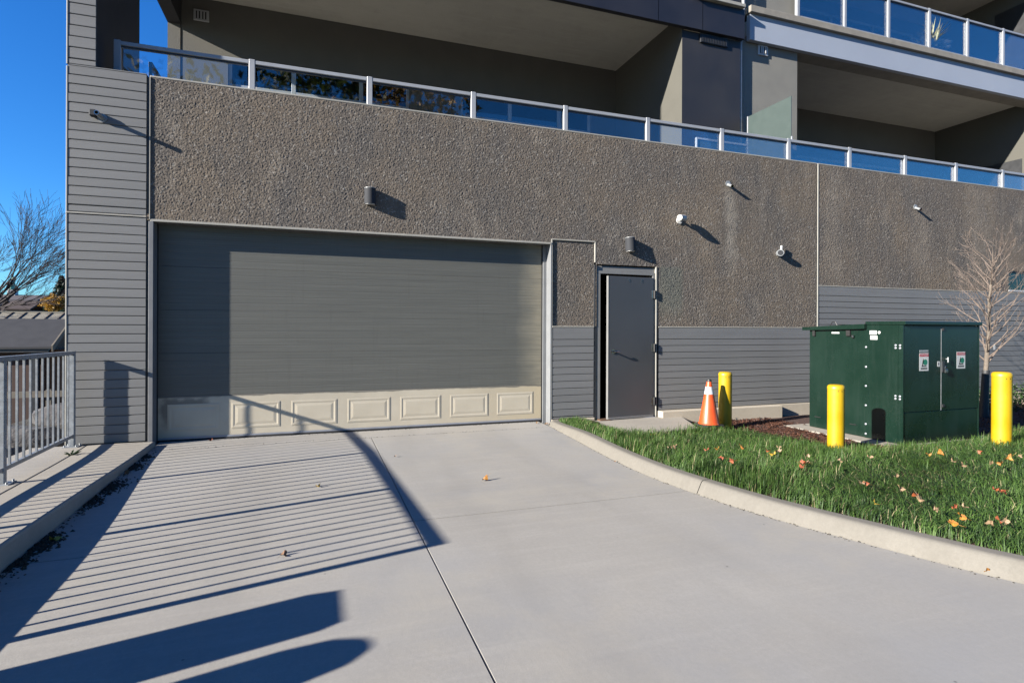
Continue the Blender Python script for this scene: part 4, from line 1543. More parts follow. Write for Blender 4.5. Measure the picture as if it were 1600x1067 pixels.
def danger_sign(x0, x1, z0, z1):
    y = -2.4985
    s = tb('danger_sign', M['label'], x0, x1, y, y + 0.002, z0, z1, 0.0)
    h = z1 - z0
    tb('red_band', M['red'], x0 + 0.002, x1 - 0.002, y - 0.0008, y - 0.0001, z1 - 0.20 * h, z1 - 0.008, 0.0, s)
    me = text_mesh('DANGER', 0.040)
    me.materials.append(M['label'])
    t = share('lettering', me, ((x0 + x1) / 2 - TX0, y - 0.0015 + 2.5, z1 - 0.108 * h - TB), s)
    t.rotation_euler = (R(90), 0, 0)
    # green disc and dark figure
    cx, cz = x0 + (x1 - x0) * 0.64, z0 + h * 0.48
    MB().tube([(cx - TX0, y - 0.0002 + 2.5, cz - TB), (cx - TX0, y - 0.001 + 2.5, cz - TB)], 0.040, 20).build('green_disc', M['lgreen'], s)
    fg = MB()
    bx0 = x0 + (x1 - x0) * 0.36 - TX0
    fg.prism([(bx0 - 0.012, cz - 0.045 - TB), (bx0 + 0.004, cz - 0.045 - TB), (bx0 + 0.018, cz + 0.01 - TB), (bx0 + 0.012, cz + 0.05 - TB), (bx0 - 0.002, cz + 0.015 - TB)], 'y', y - 0.001 + 2.5, y - 0.0002 + 2.5)
    fg.build('figure', M['ink'], s)
    ln = MB()
    for (a, b, zz_, th) in ((0.25, 0.78, 0.26, 0.007), (0.15, 0.85, 0.13, 0.009)):
        ln.box(x0 + (x1 - x0) * a - TX0, x0 + (x1 - x0) * b - TX0, y - 0.001 + 2.5, y - 0.0002 + 2.5, z0 + h * zz_ - th - TB, z0 + h * zz_ + th - TB)
    ln.build('text_lines', M['ink'], s)


danger_sign(7.565, 7.738, 0.868, 1.105)
danger_sign(8.292, 8.462, 0.885, 1.115)
tb('number_plate', M['galv'], 7.568, 7.735, -2.4985, -2.4965, 1.118, 1.145, 0.0)

# ------------------------------------------------------------------ BOLLARDS AND CONE
bol = [(5.95, -0.68, -0.15, 0.755, 'yellow bollard close to the wall behind the traffic cone'),
       (6.18, -2.43, -0.15, 0.722, 'yellow bollard in front of the left side of the transformer'),
       (7.72, -3.36, -0.15, 0.917, 'yellow bollard in front of the young bare tree')]
for x, y, zb, zt, lab in bol:
    b_ = empty('bollard', (x, y, zb), lab, 'bollard', 'yellow bollards guarding the transformer')
    h = zt - zb
    r = 0.098
    MB().lathe([(r, 0), (r, h - 0.06), (r * 1.005, h - 0.055)], 32).build('sleeve', M['yellow'], b_, smooth=True)
    MB().lathe([(r * 1.02, h - 0.054), (r * 1.025, h - 0.03), (r * 0.93, h - 0.010), (r * 0.75, h - 0.001), (r * 0.3, h + 0.003), (0.004, h + 0.004)], 32).build('domed_cap', M['yellow'], b_, smooth=True)
    mk = MB()
    for a in (-2.2, -1.75):
        ca, sa = math.cos(a), math.sin(a)
        mk.tube([(ca * r * 0.99, sa * r * 0.99, h - 0.075), (ca * r * 1.02, sa * r * 1.02, h - 0.075)], 0.006, 6)
    mk.build('rivet', M['hinge'], b_)

cz = 0.028
cn = empty('traffic_cone', (5.555, -0.80, cz - 0.055), 'orange traffic cone with a white band beside the yellow bollard', 'traffic cone')
cone_r = lambda z: 0.148 - (0.148 - 0.030) * (z - 0.03) / 0.66
MB().lathe([(0.158, 0.03), (cone_r(0.05), 0.05), (cone_r(0.40), 0.40), (cone_r(0.47), 0.47)], 36).build('cone_body', M['orange'], cn, smooth=True)
MB().lathe([(cone_r(0.47) + 0.002, 0.4705), (cone_r(0.58) + 0.002, 0.58)], 36).build('reflective_band', M['reflect'], cn, smooth=True)
MB().lathe([(cone_r(0.58), 0.5805), (cone_r(0.65), 0.65), (cone_r(0.66), 0.655)], 36).build('cone_tip', M['orange'], cn, smooth=True)
MB().lathe([(0.036, 0.6555), (0.037, 0.672), (0.030, 0.69), (0.016, 0.694)], 20).build('tip_cap', M['hinge'], cn, smooth=True)
MB().box(-0.155, 0.155, -0.155, 0.155, -0.02, 0.0295, 0.012).build('cone_base', M['seal'], cn)

# ------------------------------------------------------------------ GRASS
BOUND = [(3.2, -0.06), (3.86, -0.06), (3.80, -0.5), (3.66, -1.28), (3.75, -1.38), (5.2, -1.12), (5.5, -1.00), (6.0, -0.98), (6.25, -1.5), (6.2, -2.0), (6.1, -2.40),
         (6.5, -2.80), (7.1, -2.76), (8.9, -2.72), (9.2, -2.45), (12, -2.0), (20, -1.9), (40, -1.9)]


def bound_y(x):
    for (a, b), (c, d) in zip(BOUND[:-1], BOUND[1:]):
        if a <= x <= c and c > a:
            return b + (d - b) * (x - a) / (c - a)
    return -1.9


def in_lawn(x, y):
    # polygon: outside pad and mulch
    if y > -0.05:
        return False
    if x < 3.86 and y > -1.35:
        # narrow strip between the kerb and the pad
        return x < 3.90 - (abs(y + 0.43) * 0.16 if y < -0.43 else 0) - 0.02
    if 3.6 <= x <= 5.3:
        yb = -1.34 + (x - 3.72) * (0.28 / 1.45)
        return y < yb
    if 5.3 < x <= 6.3:
        yb = -1.02
        if x > 6.0:
            yb = -1.02 - (x - 6.0) * 4
        xe = 6.28 - 0.16 * smooth(-1.9, -2.6, y)
        if y < yb and x < xe:
            return True
        return y < -2.56 - 0.06 * math.sin(x * 7)
    return y < bound_y(x) + 0.05 * math.sin(x * 9 + 1.3)


def patch(x, y):
    return mnoise.noise((x * 0.9, y * 0.9, 4.2)), mnoise.noise((x * 2.6, y * 2.6, 9.1))


blades_p = []
cnt = 0
# view-independent density: dense near the kerb where it is seen, thinner far right
tries = 0
while cnt < 125000 and tries < 700000:
    tries += 1
    u = random.random()
    x = 3.1 + 10.5 * u ** 1.35
    y = -0.05 - 7.5 * random.random() ** 1.0
    if y < -6.9:
        continue
    kx = kerb_x(y) if y > -9 else 99
    d = x - kx
    if d < 0.150:
        continue
    if y < -4.4 and kerb_side(x, y) < 0.158:
        continue
    if not in_lawn(x, y):
        continue
    blades_p.append((x, y))
    cnt += 1
# a stray tuft by the pier foot
for i in range(500):
    blades_p.append((3.52 + abs(random.gauss(0, 0.12)), -0.10 - abs(random.gauss(0, 0.10))))
bp_ = np.array(blades_p)
nb = len(bp_)
zb = np.array([lawn_z(x, y) for x, y in blades_p])
n1 = np.array([mnoise.noise((x * 0.8, y * 0.8, 4.2)) for x, y in blades_p])
n2 = np.array([mnoise.noise((x * 2.4, y * 2.4, 9.1)) for x, y in blades_p])
n3 = np.array([mnoise.noise((x * 5.5, y * 5.5, 2.1)) for x, y in blades_p])
ang = n1 * 3.2 + n2 * 1.6 + rng.normal(0, 0.85, nb)
L = (0.122 + 0.045 * n2 + 0.035 * n3) * rng.uniform(0.45, 1.3, nb)
L = np.where(bp_[:, 0] < 3.9, L * np.where(bp_[:, 1] > -1.4, 0.62, 1.0), L)
lean = np.clip(0.86 + 1.2 * n1 + 0.5 * n2 + rng.normal(0, 0.34, nb), 0.05, 1.5)
wd = rng.uniform(0.0014, 0.0032, nb)
dx, dy = np.cos(ang), np.sin(ang)
px, py = -dy, dx
V = np.zeros((nb, 7, 3))
for k, (t, ww) in enumerate(((0.0, 1.0), (0.38, 0.95), (0.74, 0.65))):
    bend = lean * t ** 1.6
    hx = L * t * np.sin(bend)
    hz_ = L * t * np.cos(bend)
    for s, j in ((-1, 2 * k), (1, 2 * k + 1)):
        V[:, j, 0] = bp_[:, 0] + dx * hx + px * wd * ww * s
        V[:, j, 1] = bp_[:, 1] + dy * hx + py * wd * ww * s
        V[:, j, 2] = zb - 0.005 + hz_
bend = lean * 1.15
V[:, 6, 0] = bp_[:, 0] + dx * L * np.sin(bend)
V[:, 6, 1] = bp_[:, 1] + dy * L * np.sin(bend)
V[:, 6, 2] = zb + L * np.maximum(np.cos(bend), 0.05)
F4 = np.array([[0, 1, 3, 2], [2, 3, 5, 4]])
T3 = np.array([[4, 5, 6]])
base = (np.arange(nb) * 7)[:, None, None]
quads = (F4[None] + base).reshape(-1, 4)
tris = (T3[None] + base).reshape(-1, 3)
me = bpy.data.meshes.new('lawn_grass')
me.vertices.add(nb * 7)
me.vertices.foreach_set('co', V.reshape(-1).astype(np.float32))
nl = quads.size + tris.size
me.loops.add(nl)
me.loops.foreach_set('vertex_index', np.concatenate([quads.ravel(), tris.ravel()]).astype(np.int32))
me.polygons.add(len(quads) + len(tris))
me.polygons.foreach_set('loop_start', np.concatenate([np.arange(0, quads.size, 4), quads.size + np.arange(0, tris.size, 3)]).astype(np.int32))
me.polygons.foreach_set('use_smooth', np.ones(len(quads) + len(tris), bool))
me.update(calc_edges=True)
tone = np.clip(0.40 + 0.30 * n3 + 0.2 * n2 + rng.normal(0, 0.20, nb), 0, 0.85)
tone = np.where(n1 > 0.25, tone * 0.9 + 0.05, tone)
tone[rng.random(nb) < 0.045] = 1.0
tv = np.repeat(tone[:, None], 7, 1)
at = me.attributes.new('tone', 'FLOAT', 'POINT')
at.data.foreach_set('value', tv.ravel().astype(np.float32))
me.materials.append(M['grassblade'])
tag(share('lawn_grass', me), 'long shaggy green grass between the kerb and the transformer', 'grass', kind='stuff')


# soil sheet under the grass (same relief as the bed, a little above it)
def chip_cloud(name, label, cat, pts, size, m, flat=0.4):
    n = len(pts)
    V = []
    F = []
    tn = []
    for (x, y, z) in pts:
        l = random.uniform(*size)
        w_ = l * random.uniform(0.18, 0.4)
        a = random.uniform(0, math.pi)
        p = random.gauss(0, flat)
        q = random.gauss(0, 0.5)
        ax = Vector((math.cos(a) * math.cos(p), math.sin(a) * math.cos(p), math.sin(p)))
        bxv = Vector((-math.sin(a), math.cos(a), q)).normalized()
        nr = ax.cross(bxv)
        c = Vector((x, y, z))
        t_ = w_ * 0.25
        o = len(V)
        for s1, s2, s3 in ((-1, -1, 0), (1, -0.6, 0), (1, 0.7, 0), (-1, 1, 0), (-0.8, 0, 1), (0.8, 0, 1)):
            V.append(tuple(c + ax * l * 0.5 * s1 + bxv * w_ * 0.5 * s2 + nr * t_ * s3))
        F += [(o, o + 1, o + 5, o + 4), (o + 3, o + 4, o + 5, o + 2), (o, o + 4, o + 3), (o + 1, o + 2, o + 5)]
        tn += [random.random()] * 6
    me = bpy.data.meshes.new(name)
    me.from_pydata(V, [], F)
    at = me.attributes.new('tone', 'FLOAT', 'POINT')
    at.data.foreach_set('value', tn)
    me.materials.append(m)
    return tag(share(name, me), label, cat, kind='stuff')


mp = []
while len(mp) < 9000:
    r_ = random.random()
    if r_ < 0.6:
        x, y = random.uniform(5.2, 7.3), random.uniform(-2.9, -0.06)
    else:
        x, y = random.uniform(8.6, 14.0), random.uniform(-2.5, -0.06)
    if in_lawn(x, y) and random.random() > 0.04:
        continue
    if x < 5.62 and y < -0.06 - (5.6 - x) * 2.2:
        continue
    if TX0 - 0.30 < x < TX1 + 0.25 and -2.72 < y < -0.80 and random.random() > 0.02:
        continue
    mp.append((x, y, lawn_z(x, y) + random.uniform(0.0, 0.018) + (0.0 if not (TX0 - 0.3 < x < TX1 + 0.25 and -2.72 < y < -0.8) else 0.02)))
chip_cloud('bark_mulch', 'reddish brown bark mulch around the transformer pad', 'mulch', mp, (0.02, 0.065), M['chip'])

# ------------------------------------------------------------------ FALLEN LEAVES
def leaf_mesh(name, m, seed, lobes=True):
    r = random.Random(seed)
    n = 15
    vs = [(0, 0, 0)]
    curl = r.uniform(8, 26)
    for k in range(n):
        a = 2 * math.pi * k / n
        rad = (0.031 if k % 3 == 0 else 0.023 if k % 3 == 1 else 0.025) if lobes else 0.017 + 0.012 * abs(math.cos(a))
        rad *= r.uniform(0.62, 1.18) * (0.75 if r.random() < 0.2 else 1.0)
        x, y = rad * math.cos(a), rad * math.sin(a) * 0.85
        z = 0.010 * math.sin(2 * a + r.uniform(0, 1)) + curl * (x * x) * r.uniform(0.7, 1.3) + 6.0 * y * abs(y) + r.uniform(-0.004, 0.005)
        vs.append((x, y, z))
    fs = [(0, 1 + k, 1 + (k + 1) % n) for k in range(n)]
    st_ = len(vs)
    vs += [(0.030, 0.001, 0.006), (0.030, -0.001, 0.006), (0.075, 0.004, 0.016)]
    fs.append((st_, st_ + 1, st_ + 2))
    mb = MB().add(vs, fs)
    return mb.mesh(name, m, fix=False)


LM = {}
for c in ('orange', 'yellow', 'red', 'tan', 'brown'):
    LM[c] = [leaf_mesh('fallen_leaf', M['leaf_' + c], i * 7 + len(c), i != 1) for i in range(6)]


def leaf(c, x, y, z, s, label, group=None, tilt=0.25):
    o = share('fallen_leaf', random.choice(LM[c]), (x, y, z + 0.012))
    o.rotation_euler = (random.gauss(0, tilt), random.gauss(0, tilt), random.uniform(0, 6.28))
    o.scale = (s, s, s)
    return tag(o, label, 'leaf', group)


leaf('orange', 1.49, -2.75, 0.004, 1.25, 'curled orange leaf lying alone on the middle of the driveway')
leaf('yellow', 0.03, -2.48, 0.0, 0.95, 'small yellow leaf between the railing shadows on the driveway')
leaf('brown', -0.18, -4.00, 0.0, 1.0, 'brown leaf near the end of the railing shadow')
leaf('brown', 0.83, -1.52, 0.0, 0.55, 'tiny dark leaf beside the driveway joint')
leaf('yellow', -1.62, -3.25, 0.0, 1.2, 'yellow leaf in the shaded gutter by the left kerb')
leaf('brown', -1.70, -1.47, 0.0, 1.3, 'dark leaf clump in the gutter below the walkway edge')
leaf('orange', 3.70, -5.58, 0.0, 1.1, 'orange leaf at the foot of the right kerb')
leaf('yellow', 3.15, -1.41, 0.0, 0.9, 'yellow leaf against the right kerb near the garage')
leaf('red', -1.22, 0.08, 0.0, 1.0, 'red leaf at the left end of the garage threshold')
leaf('brown', 3.00, -2.49, 0.0, 0.5, 'tiny brown leaf on the driveway near the right kerb')
for k in range(5):
    leaf('orange' if k % 2 else 'tan', 3.08 + 0.05 * k + random.gauss(0, 0.03), -0.02 - 0.035 * k + random.gauss(0, 0.03), 0.0, 0.7,
         'dry leaf in the little heap at the right garage jamb', 'leaf heap at the garage jamb')
names = {'orange': 'bright orange leaf lying in the long grass', 'red': 'dark red leaf lying in the long grass',
         'tan': 'dry tan leaf lying in the long grass', 'yellow': 'yellow leaf lying in the long grass',
         'brown': 'brown leaf lying in the long grass'}
spots = [('tan', 4.47, -3.23, 1.25), ('red', 4.03, -3.95, 1.24), ('tan', 4.24, -3.82, 0.89), ('orange', 5.52, -4.01, 1.05), ('orange', 5.78, -3.95, 1.41), ('red', 6.08, -4.12, 1.16), ('orange', 6.13, -4.32, 1.33), ('orange', 5.80, -4.45, 1.16), ('tan', 5.79, -4.38, 1.11), ('tan', 5.56, -4.20, 1.11), ('tan', 5.36, -4.41, 1.10), ('tan', 4.53, -4.42, 0.93), ('tan', 4.10, -4.46, 1.04), ('red', 4.02, -4.55, 1.02), ('tan', 4.18, -4.71, 1.15), ('red', 4.09, -4.89, 1.26), ('tan', 4.06, -4.94, 1.24), ('tan', 3.92, -5.14, 1.08), ('red', 4.04, -5.18, 1.04), ('orange', 3.99, -5.25, 1.14), ('tan', 4.20, -5.14, 0.88), ('orange', 3.76, -5.35, 1.03), ('red', 4.90, -4.92, 1.05), ('red', 4.84, -5.01, 0.99), ('tan', 3.98, -5.43, 1.02), ('red', 4.10, -5.41, 1.22), ('tan', 4.06, -5.46, 1.07), ('tan', 4.98, -3.83, 1.09), ('yellow', 3.71, -4.87, 0.96), ('tan', 6.31, -4.31, 0.87), ('tan', 4.56, -3.87, 0.99), ('orange', 4.01, -2.87, 1.08), ('red', 3.88, -2.86, 1.07), ('tan', 3.50, -2.85, 1.26), ('orange', 4.32, -2.90, 1.33), ('tan', 4.68, -3.02, 0.94), ('red', 4.43, -3.12, 1.22), ('yellow', 4.25, -3.39, 1.18), ('tan', 3.44, -2.83, 1.16), ('red', 3.53, -3.49, 1.23), ('red', 3.66, -3.50, 1.17), ('red', 4.19, -3.81, 1.18), ('tan', 4.45, -3.61, 1.00)]
for c, x, y, s_ in spots:
    leaf(c, x, y, lawn_z(x, y) + 0.105 + random.uniform(-0.012, 0.02), s_ * 0.95, names[c], c + ' leaves scattered on the lawn', 0.45)
leaf('orange', 4.1, -1.5, lawn_z(4.1, -1.5) + 0.05, 0.9, 'small orange leaf at the grassy edge of the door pad', tilt=0.4)


# ------------------------------------------------------------------ TREES
def grow(mb, p, d, length, rad, depth, rnd, minr, spread, up, seg_n=4, sides=5, child=(2, 3), taper=0.62, ratio=0.74, tips=None):
    pts = [p.copy()]
    rads = [rad]
    q = p.copy()
    dd = d.normalized()
    for i in range(seg_n):
        dd = (dd + Vector((rnd.gauss(0, 0.09), rnd.gauss(0, 0.09), rnd.gauss(0, 0.06) + up * 0.12))).normalized()
        q = q + dd * length / seg_n
        pts.append(q.copy())
        rads.append(max(minr, rad * (1 - (1 - taper) * (i + 1) / seg_n)))
    mb.tube([tuple(v) for v in pts], rads, max(3, sides), cap=False)
    if depth <= 0:
        if tips is not None:
            tips.append(q)
        return
    n = rnd.randint(*child)
    for k in range(n):
        t = rnd.uniform(0.35, 1.0) if k else 1.0
        i = min(seg_n, max(1, int(round(t * seg_n))))
        ax = dd.orthogonal().normalized()
        ax.rotate(Matrix.Rotation(rnd.uniform(0, 6.28), 3, dd))
        ang_ = rnd.uniform(*spread) * (0.6 if k == 0 else 1.0)
        nd = (Matrix.Rotation(ang_, 3, ax) @ dd)
        nd.z += up * 0.25
        grow(mb, pts[i], nd, length * ratio * rnd.uniform(0.75, 1.15), max(minr, rads[i] * rnd.uniform(0.55, 0.78)), depth - 1, rnd, minr, spread, up, max(2, seg_n - 1), sides - 1, child, taper, ratio, tips)


# young tree on the mulch right of the transformer
rnd = random.Random(21)
tx, ty, tz = 11.0, -1.22, -0.15
YT = empty('young_tree', (tx, ty, tz), 'young bare tree with a black trunk guard behind the right bollard', 'tree')
trunk_pts = [(0, 0, 0), (0.02, 0, 0.35), (0.05, 0.0, 0.8), (0.10, 0.01, 1.15), (0.14, 0.0, 1.6), (0.17, 0.02, 2.1), (0.22, 0.0, 2.55), (0.23, 0, 2.95)]
MB().tube(trunk_pts, [0.040, 0.038, 0.036, 0.034, 0.026, 0.019, 0.012, 0.006], 10).build('trunk', M['bark'], YT, smooth=True)
gd = MB().tube([(0.0, 0, 0.02), (0.02, 0, 0.35), (0.05, 0, 0.8), (0.055, 0, 0.86)], [0.075, 0.062, 0.055, 0.055], 14)
gd.build('trunk_guard', M['guard'], YT, smooth=True)
cr_ = MB()
for k in range(46):
    t = 0.95 + 1.9 * (k / 46) ** 0.9
    # position along trunk
    for a, b in zip(trunk_pts[:-1], trunk_pts[1:]):
        if a[2] <= t <= b[2]:
            f_ = (t - a[2]) / (b[2] - a[2])
            p = Vector(a).lerp(Vector(b), f_)
    az = k * 2.4 + rnd.uniform(-0.4, 0.4)
    el = rnd.uniform(0.45, 0.95)
    d = Vector((math.cos(az), math.sin(az), el * 1.3))
    grow(cr_, p, d, (0.62 - 0.12 * (t - 1)) * rnd.uniform(0.7, 1.1), 0.0115 * (1.25 - 0.3 * (t - 1)), 3, rnd, 0.0017, (0.3, 0.75), 0.5, 4, 5, (2, 3), 0.5, 0.58)
cr_.build('crown', M['twig'], YT, smooth=True)
MB().prism([(-0.02, 0), (0.02, 0), (0.024, 0.06), (0.0, 0.085), (-0.024, 0.06)], 'y', -0.001, 0.001).build('tag', M['white'], YT, loc=(-0.10, -0.22, 1.23))
# fallen pale branch on the mulch
fb = MB().tube([(11.05, -1.95, lawn_z(11, -1.95) + 0.02), (11.5, -1.7, -0.03), (12.2, -1.45, -0.02), (13.0, -1.3, -0.04)], [0.02, 0.03, 0.032, 0.03], 8)
tag(fb.build('fallen_branch', M['bark'], smooth=True), 'pale fallen branch on the dark mulch at right', 'branch')


def leaf_cloud(name, m, pts, size, parent=None, flat=False, rr=random):
    V = []; F = []; tn = []
    for (p, t) in pts:
        s = rr.uniform(*size)
        a = Vector((rr.gauss(0, 1), rr.gauss(0, 1), rr.gauss(0, 1))).normalized()
        b = a.orthogonal().normalized()
        b.rotate(Matrix.Rotation(rr.uniform(0, 6.28), 3, a))
        c = a.cross(b)
        p = Vector(p)
        o = len(V)
        V += [tuple(p - b * s), tuple(p + c * s * 0.45), tuple(p + b * s), tuple(p - c * s * 0.45)]
        F += [(o, o + 1, o + 2, o + 3)]
        tn += [t] * 4
    me = bpy.data.meshes.new(name)
    me.from_pydata(V, [], F)
    at = me.attributes.new('tone', 'FLOAT', 'POINT')
    at.data.foreach_set('value', tn)
    me.materials.append(m)
    return share(name, me, parent=parent)


# low evergreen shrubs along the foot of the wall at right
for k, (x, y, r) in enumerate([(12.35, -0.55, 0.36), (13.1, -0.6, 0.40), (13.95, -0.55, 0.42), (14.8, -0.6, 0.42), (11.6, -0.45, 0.28)]):
    lab = ['low green shrub at the wall foot just right of the bollard', 'low green shrub under the left corner of the small window', 'low green shrub under the small window',
           'low green shrub at the right edge by the wall foot', 'smallest green shrub behind the trunk of the young tree'][k]
    S_ = empty('shrub', (x, y, -0.12), lab, 'shrub', 'low shrubs along the wall')
    pts = []
    for i in range(900):
        d = Vector((random.gauss(0, 1), random.gauss(0, 1), abs(random.gauss(0, 1)))).normalized()
        rr_ = r * (0.55 + 0.5 * random.random()) * (1 + 0.25 * mnoise.noise(d * 2.5 + Vector((k, 0, 0))))
        pts.append((d * rr_ * Vector((1.15, 1, 1.05)).x * 1.0, random.random()))
    leaf_cloud('foliage', M['shrubleaf'], pts, (0.018, 0.036), S_)
    stm = MB()
    for i in range(7):
        a = i * 0.9
        stm.tube([(0, 0, 0), (math.cos(a) * r * 0.5, math.sin(a) * r * 0.5, r * 0.7)], [0.008, 0.003], 5)
    stm.build('stem', M['twig'], S_)
# dry little shrub at the footing behind the bollard
DS = empty('dry_shrub', (6.25, -0.22, -0.1), 'small dry twiggy shrub at the footing behind the first bollard', 'shrub')
dsm = MB()
rnd = random.Random(5)
for k in range(14):
    az = rnd.uniform(0, 6.28)
    grow(dsm, Vector((0, 0, 0)), Vector((math.cos(az) * 0.6, math.sin(az) * 0.5, 1)), 0.10, 0.003, 2, rnd, 0.0012, (0.3, 0.8), 0.3, 3, 4, (2, 3), 0.6, 0.7)
dsm.build('twigs', M['twig'], DS)

# plant and flowers on the upper balcony
PL = empty('potted_plant', (13.88, 1.66, 8.02), 'spiky grass plant with white flowers behind the upper balcony glass', 'potted plant')
MB().box(-0.16, 0.66, -0.10, 0.10, 0.0, 0.14, 0.01).build('pot', M['lightgrey'], PL, smooth=True)
gb = MB()
rnd = random.Random(9)
for k in range(100):
    az = rnd.uniform(0, 6.28)
    ln_ = rnd.uniform(0.38, 0.70)
    sp = rnd.uniform(0.1, 1.3)
    d = Vector((math.cos(az) * sp, math.sin(az) * sp, 1)).normalized()
    sd = Vector((-math.sin(az), math.cos(az), 0)) * 0.016
    p = Vector((rnd.gauss(0, 0.04), rnd.gauss(0, 0.04), 0.14))
    mid = p + d * ln_ * 0.55
    tip = p + d * ln_ * 0.95 + Vector((math.cos(az), math.sin(az), -0.35)) * ln_ * 0.15 * sp
    gb.add([tuple(p - sd), tuple(p + sd), tuple(mid + sd * 0.8), tuple(mid - sd * 0.8), tuple(tip)], [(0, 1, 2, 3), (3, 2, 4)])
gb.build('blades', simple('pale_blade', (0.95, 1.0, 0.60), 0.6, var=0.3, scale=8), PL, fix=False)
for k in range(11):
    fx_, fy_, fz_ = 0.50 + rnd.gauss(0, 0.10), -0.02 + rnd.gauss(0, 0.03), 0.18 + rnd.uniform(0, 0.24)
    fl = MB().lathe([(0.01, -0.02), (0.05, 0.0), (0.062, 0.025), (0.04, 0.05), (0.008, 0.058)], 9, (fx_, fy_, fz_))
    fl.build('flower', M['petal'], PL, smooth=True)

# ------------------------------------------------------------------ BACKGROUND AT LEFT
def at_far(u, v, dist_y):
    """plan helper: ground bearing of a far object at depth dist_y beyond the camera"""
    x, y = u - 800, v - 533.5
    ro = R(0.226)
    x, y = math.cos(ro) * x + math.sin(ro) * y, -math.sin(ro) * x + math.cos(ro) * y
    th = R(19.29)
    r = x / 878.3
    X = math.sin(th) + r * math.cos(th)
    Yy = math.cos(th) - r * math.sin(th)
    Z = (512.03 - 533.5 - y) / 878.3
    k = dist_y / Yy
    return Vector((X * k, dist_y - 7.75, 1.42 + Z * k))


# dark roofed house just below the walkway
e0 = at_far(80, 545, 24.0)
r0 = at_far(112, 501, 25.6)
H1 = empty('brick_house', (e0.x - 6, e0.y + 1.5, -2.3), 'low brick house with a dark roof below the guard railing', 'house')
ox, oy, oz = H1.location
ez, rz_ = e0.z, at_far(60, 501, 25.6).z
half = 1.75
xr = e0.x - ox
xl = xr - 16
rf = MB()
t_ = 0.07
ys, ym, ye = e0.y - oy, e0.y - oy + half, e0.y - oy + 2 * half
rf.prism([(ys, ez - oz), (ym, rz_ - oz), (ye, ez - oz), (ye, ez - oz + t_), (ym, rz_ - oz + t_), (ys, ez - oz + t_)], 'x', xl, xr)
rf.build('roof', M['shingle'], H1)
MB().prism([(ys + 0.02, ez - oz - 0.10), (ym, rz_ - oz - 0.02), (ye, ez - oz - 0.1), (ye, ez - oz + 0.12), (ym, rz_ - oz + 0.13), (ys - 0.02, ez - oz + 0.11)], 'x', xr + 0.001, xr + 0.05).build('bargeboard', M['timber'], H1)
MB().box(xl + 0.4, xr - 0.25, ys + 0.35, ye - 0.3, 0, ez - oz - 0.01).build('wall', M['brick'], H1)
MB().prism([(ys + 0.36, ez - oz - 0.012), (ye - 0.31, ez - oz - 0.012), (ym, rz_ - oz - 0.05)], 'x', xr - 0.28, xr - 0.26).build('gable', M['wood'], H1)
MB().box(xr - 0.26, xr + 0.35, ys + 0.5, ye - 0.3, 0.0, ez - oz - 0.05).build('porch_wall', M['wood'], H1)
MB().box(xl + 0.3, xr - 0.1, ys + 0.05, ys + 0.14, ez - oz - 0.12, ez - oz - 0.002).build('gutter', M['dark'], H1)
MB().box(xr - 0.62, xr - 0.42, ys + 0.1, ys + 0.3, 0, ez - oz - 0.13).build('porch_post', M['dark'], H1)
for k in range(4):
    wx = xl + 2.5 + k * 3.2
    wn_ = MB().box(wx, wx + 1.1, ys + 0.31, ys + 0.349, 0.8, 2.0).build('window', M['dark'], H1)

# long building behind it with a beige standing seam metal roof
m0 = at_far(50, 500, 42.0)
MR = empty('metal_roofed_building', (m0.x, m0.y, -2.3), 'long building with a beige standing seam metal roof', 'building')
zt_ = at_far(50, 488.5, 43.0).z + 2.3
zb_ = at_far(50, 504, 41.4).z + 2.3
rr2 = MB().prism([(-0.6, zb_), (1.0, zt_), (2.6, zb_), (2.6, zb_ - 0.06), (1.0, zt_ - 0.06), (-0.6, zb_ - 0.06)], 'x', -22, 9).build('roof', M['metalroof'], MR)
sl = math.hypot(1.6, zt_ - zb_)
sm_ = MB().prism([(-0.6, zb_ + 0.001), (1.0, zt_ + 0.001), (1.0, zt_ + 0.05), (-0.6, zb_ + 0.05)], 'x', -0.02, 0.02).mesh('seam', M['brownroof'])
for k in range(-32, 14):
    share('seam', sm_, (k * 0.66, 0, 0), rr2)
MB().box(-22, 9, 0.94, 1.06, zt_ - 0.001, zt_ + 0.07).build('ridge_cap', M['metalroof'], rr2)
MB().box(-21.8, 8.8, -0.3, 2.3, 0, zb_ - 0.07).build('wall', M['darkhouse'], MR)

# church with a green steeple
ch0 = at_far(20, 466, 260)
CHh = empty('church', (ch0.x, ch0.y, -2.3), 'distant church with a green copper steeple and white belfry', 'church')
sc_ = lambda u, v: at_far(u, v, 260)
zt1 = sc_(20, 452).z + 2.3; zt0 = sc_(20, 466).z + 2.3; ztip = sc_(18, 424).z + 2.3; zneck = sc_(18, 443).z + 2.3
hw = (sc_(26.5, 455).x - sc_(12.5, 455).x) / 2
MB().box(-hw * 0.86, hw * 0.86, -hw, hw, 0, zt1).build('belfry', M['towerwhite'], CHh)
MB().lathe([(hw * 1.25, zt1), (hw * 0.9, zt1 + (zneck - zt1) * 0.45), (hw * 0.42, zneck), (hw * 0.22, zneck + (ztip - zneck) * 0.5), (0.03, ztip)], 8).build('spire', M['copper'], CHh)
bxl = MB()
for s in (-0.45, 0.0, 0.45):
    bxl.box(hw * (s - 0.1), hw * (s + 0.1), -hw - 0.06, -hw - 0.01, zt0 + 0.6, zt1 - 0.4)
bxl.build('louvre_opening', M['slate'], CHh)
xa = sc_(27, 466).x - ch0.x; xb = sc_(76, 466).x - ch0.x
zr = sc_(50, 461).z + 2.3; ze = sc_(50, 470).z + 2.3
MB().prism([(-9, ze), (0, zr), (9, ze), (9, 0), (-9, 0)], 'x', xa - 4, xb).build('nave', M['slate'], CHh)
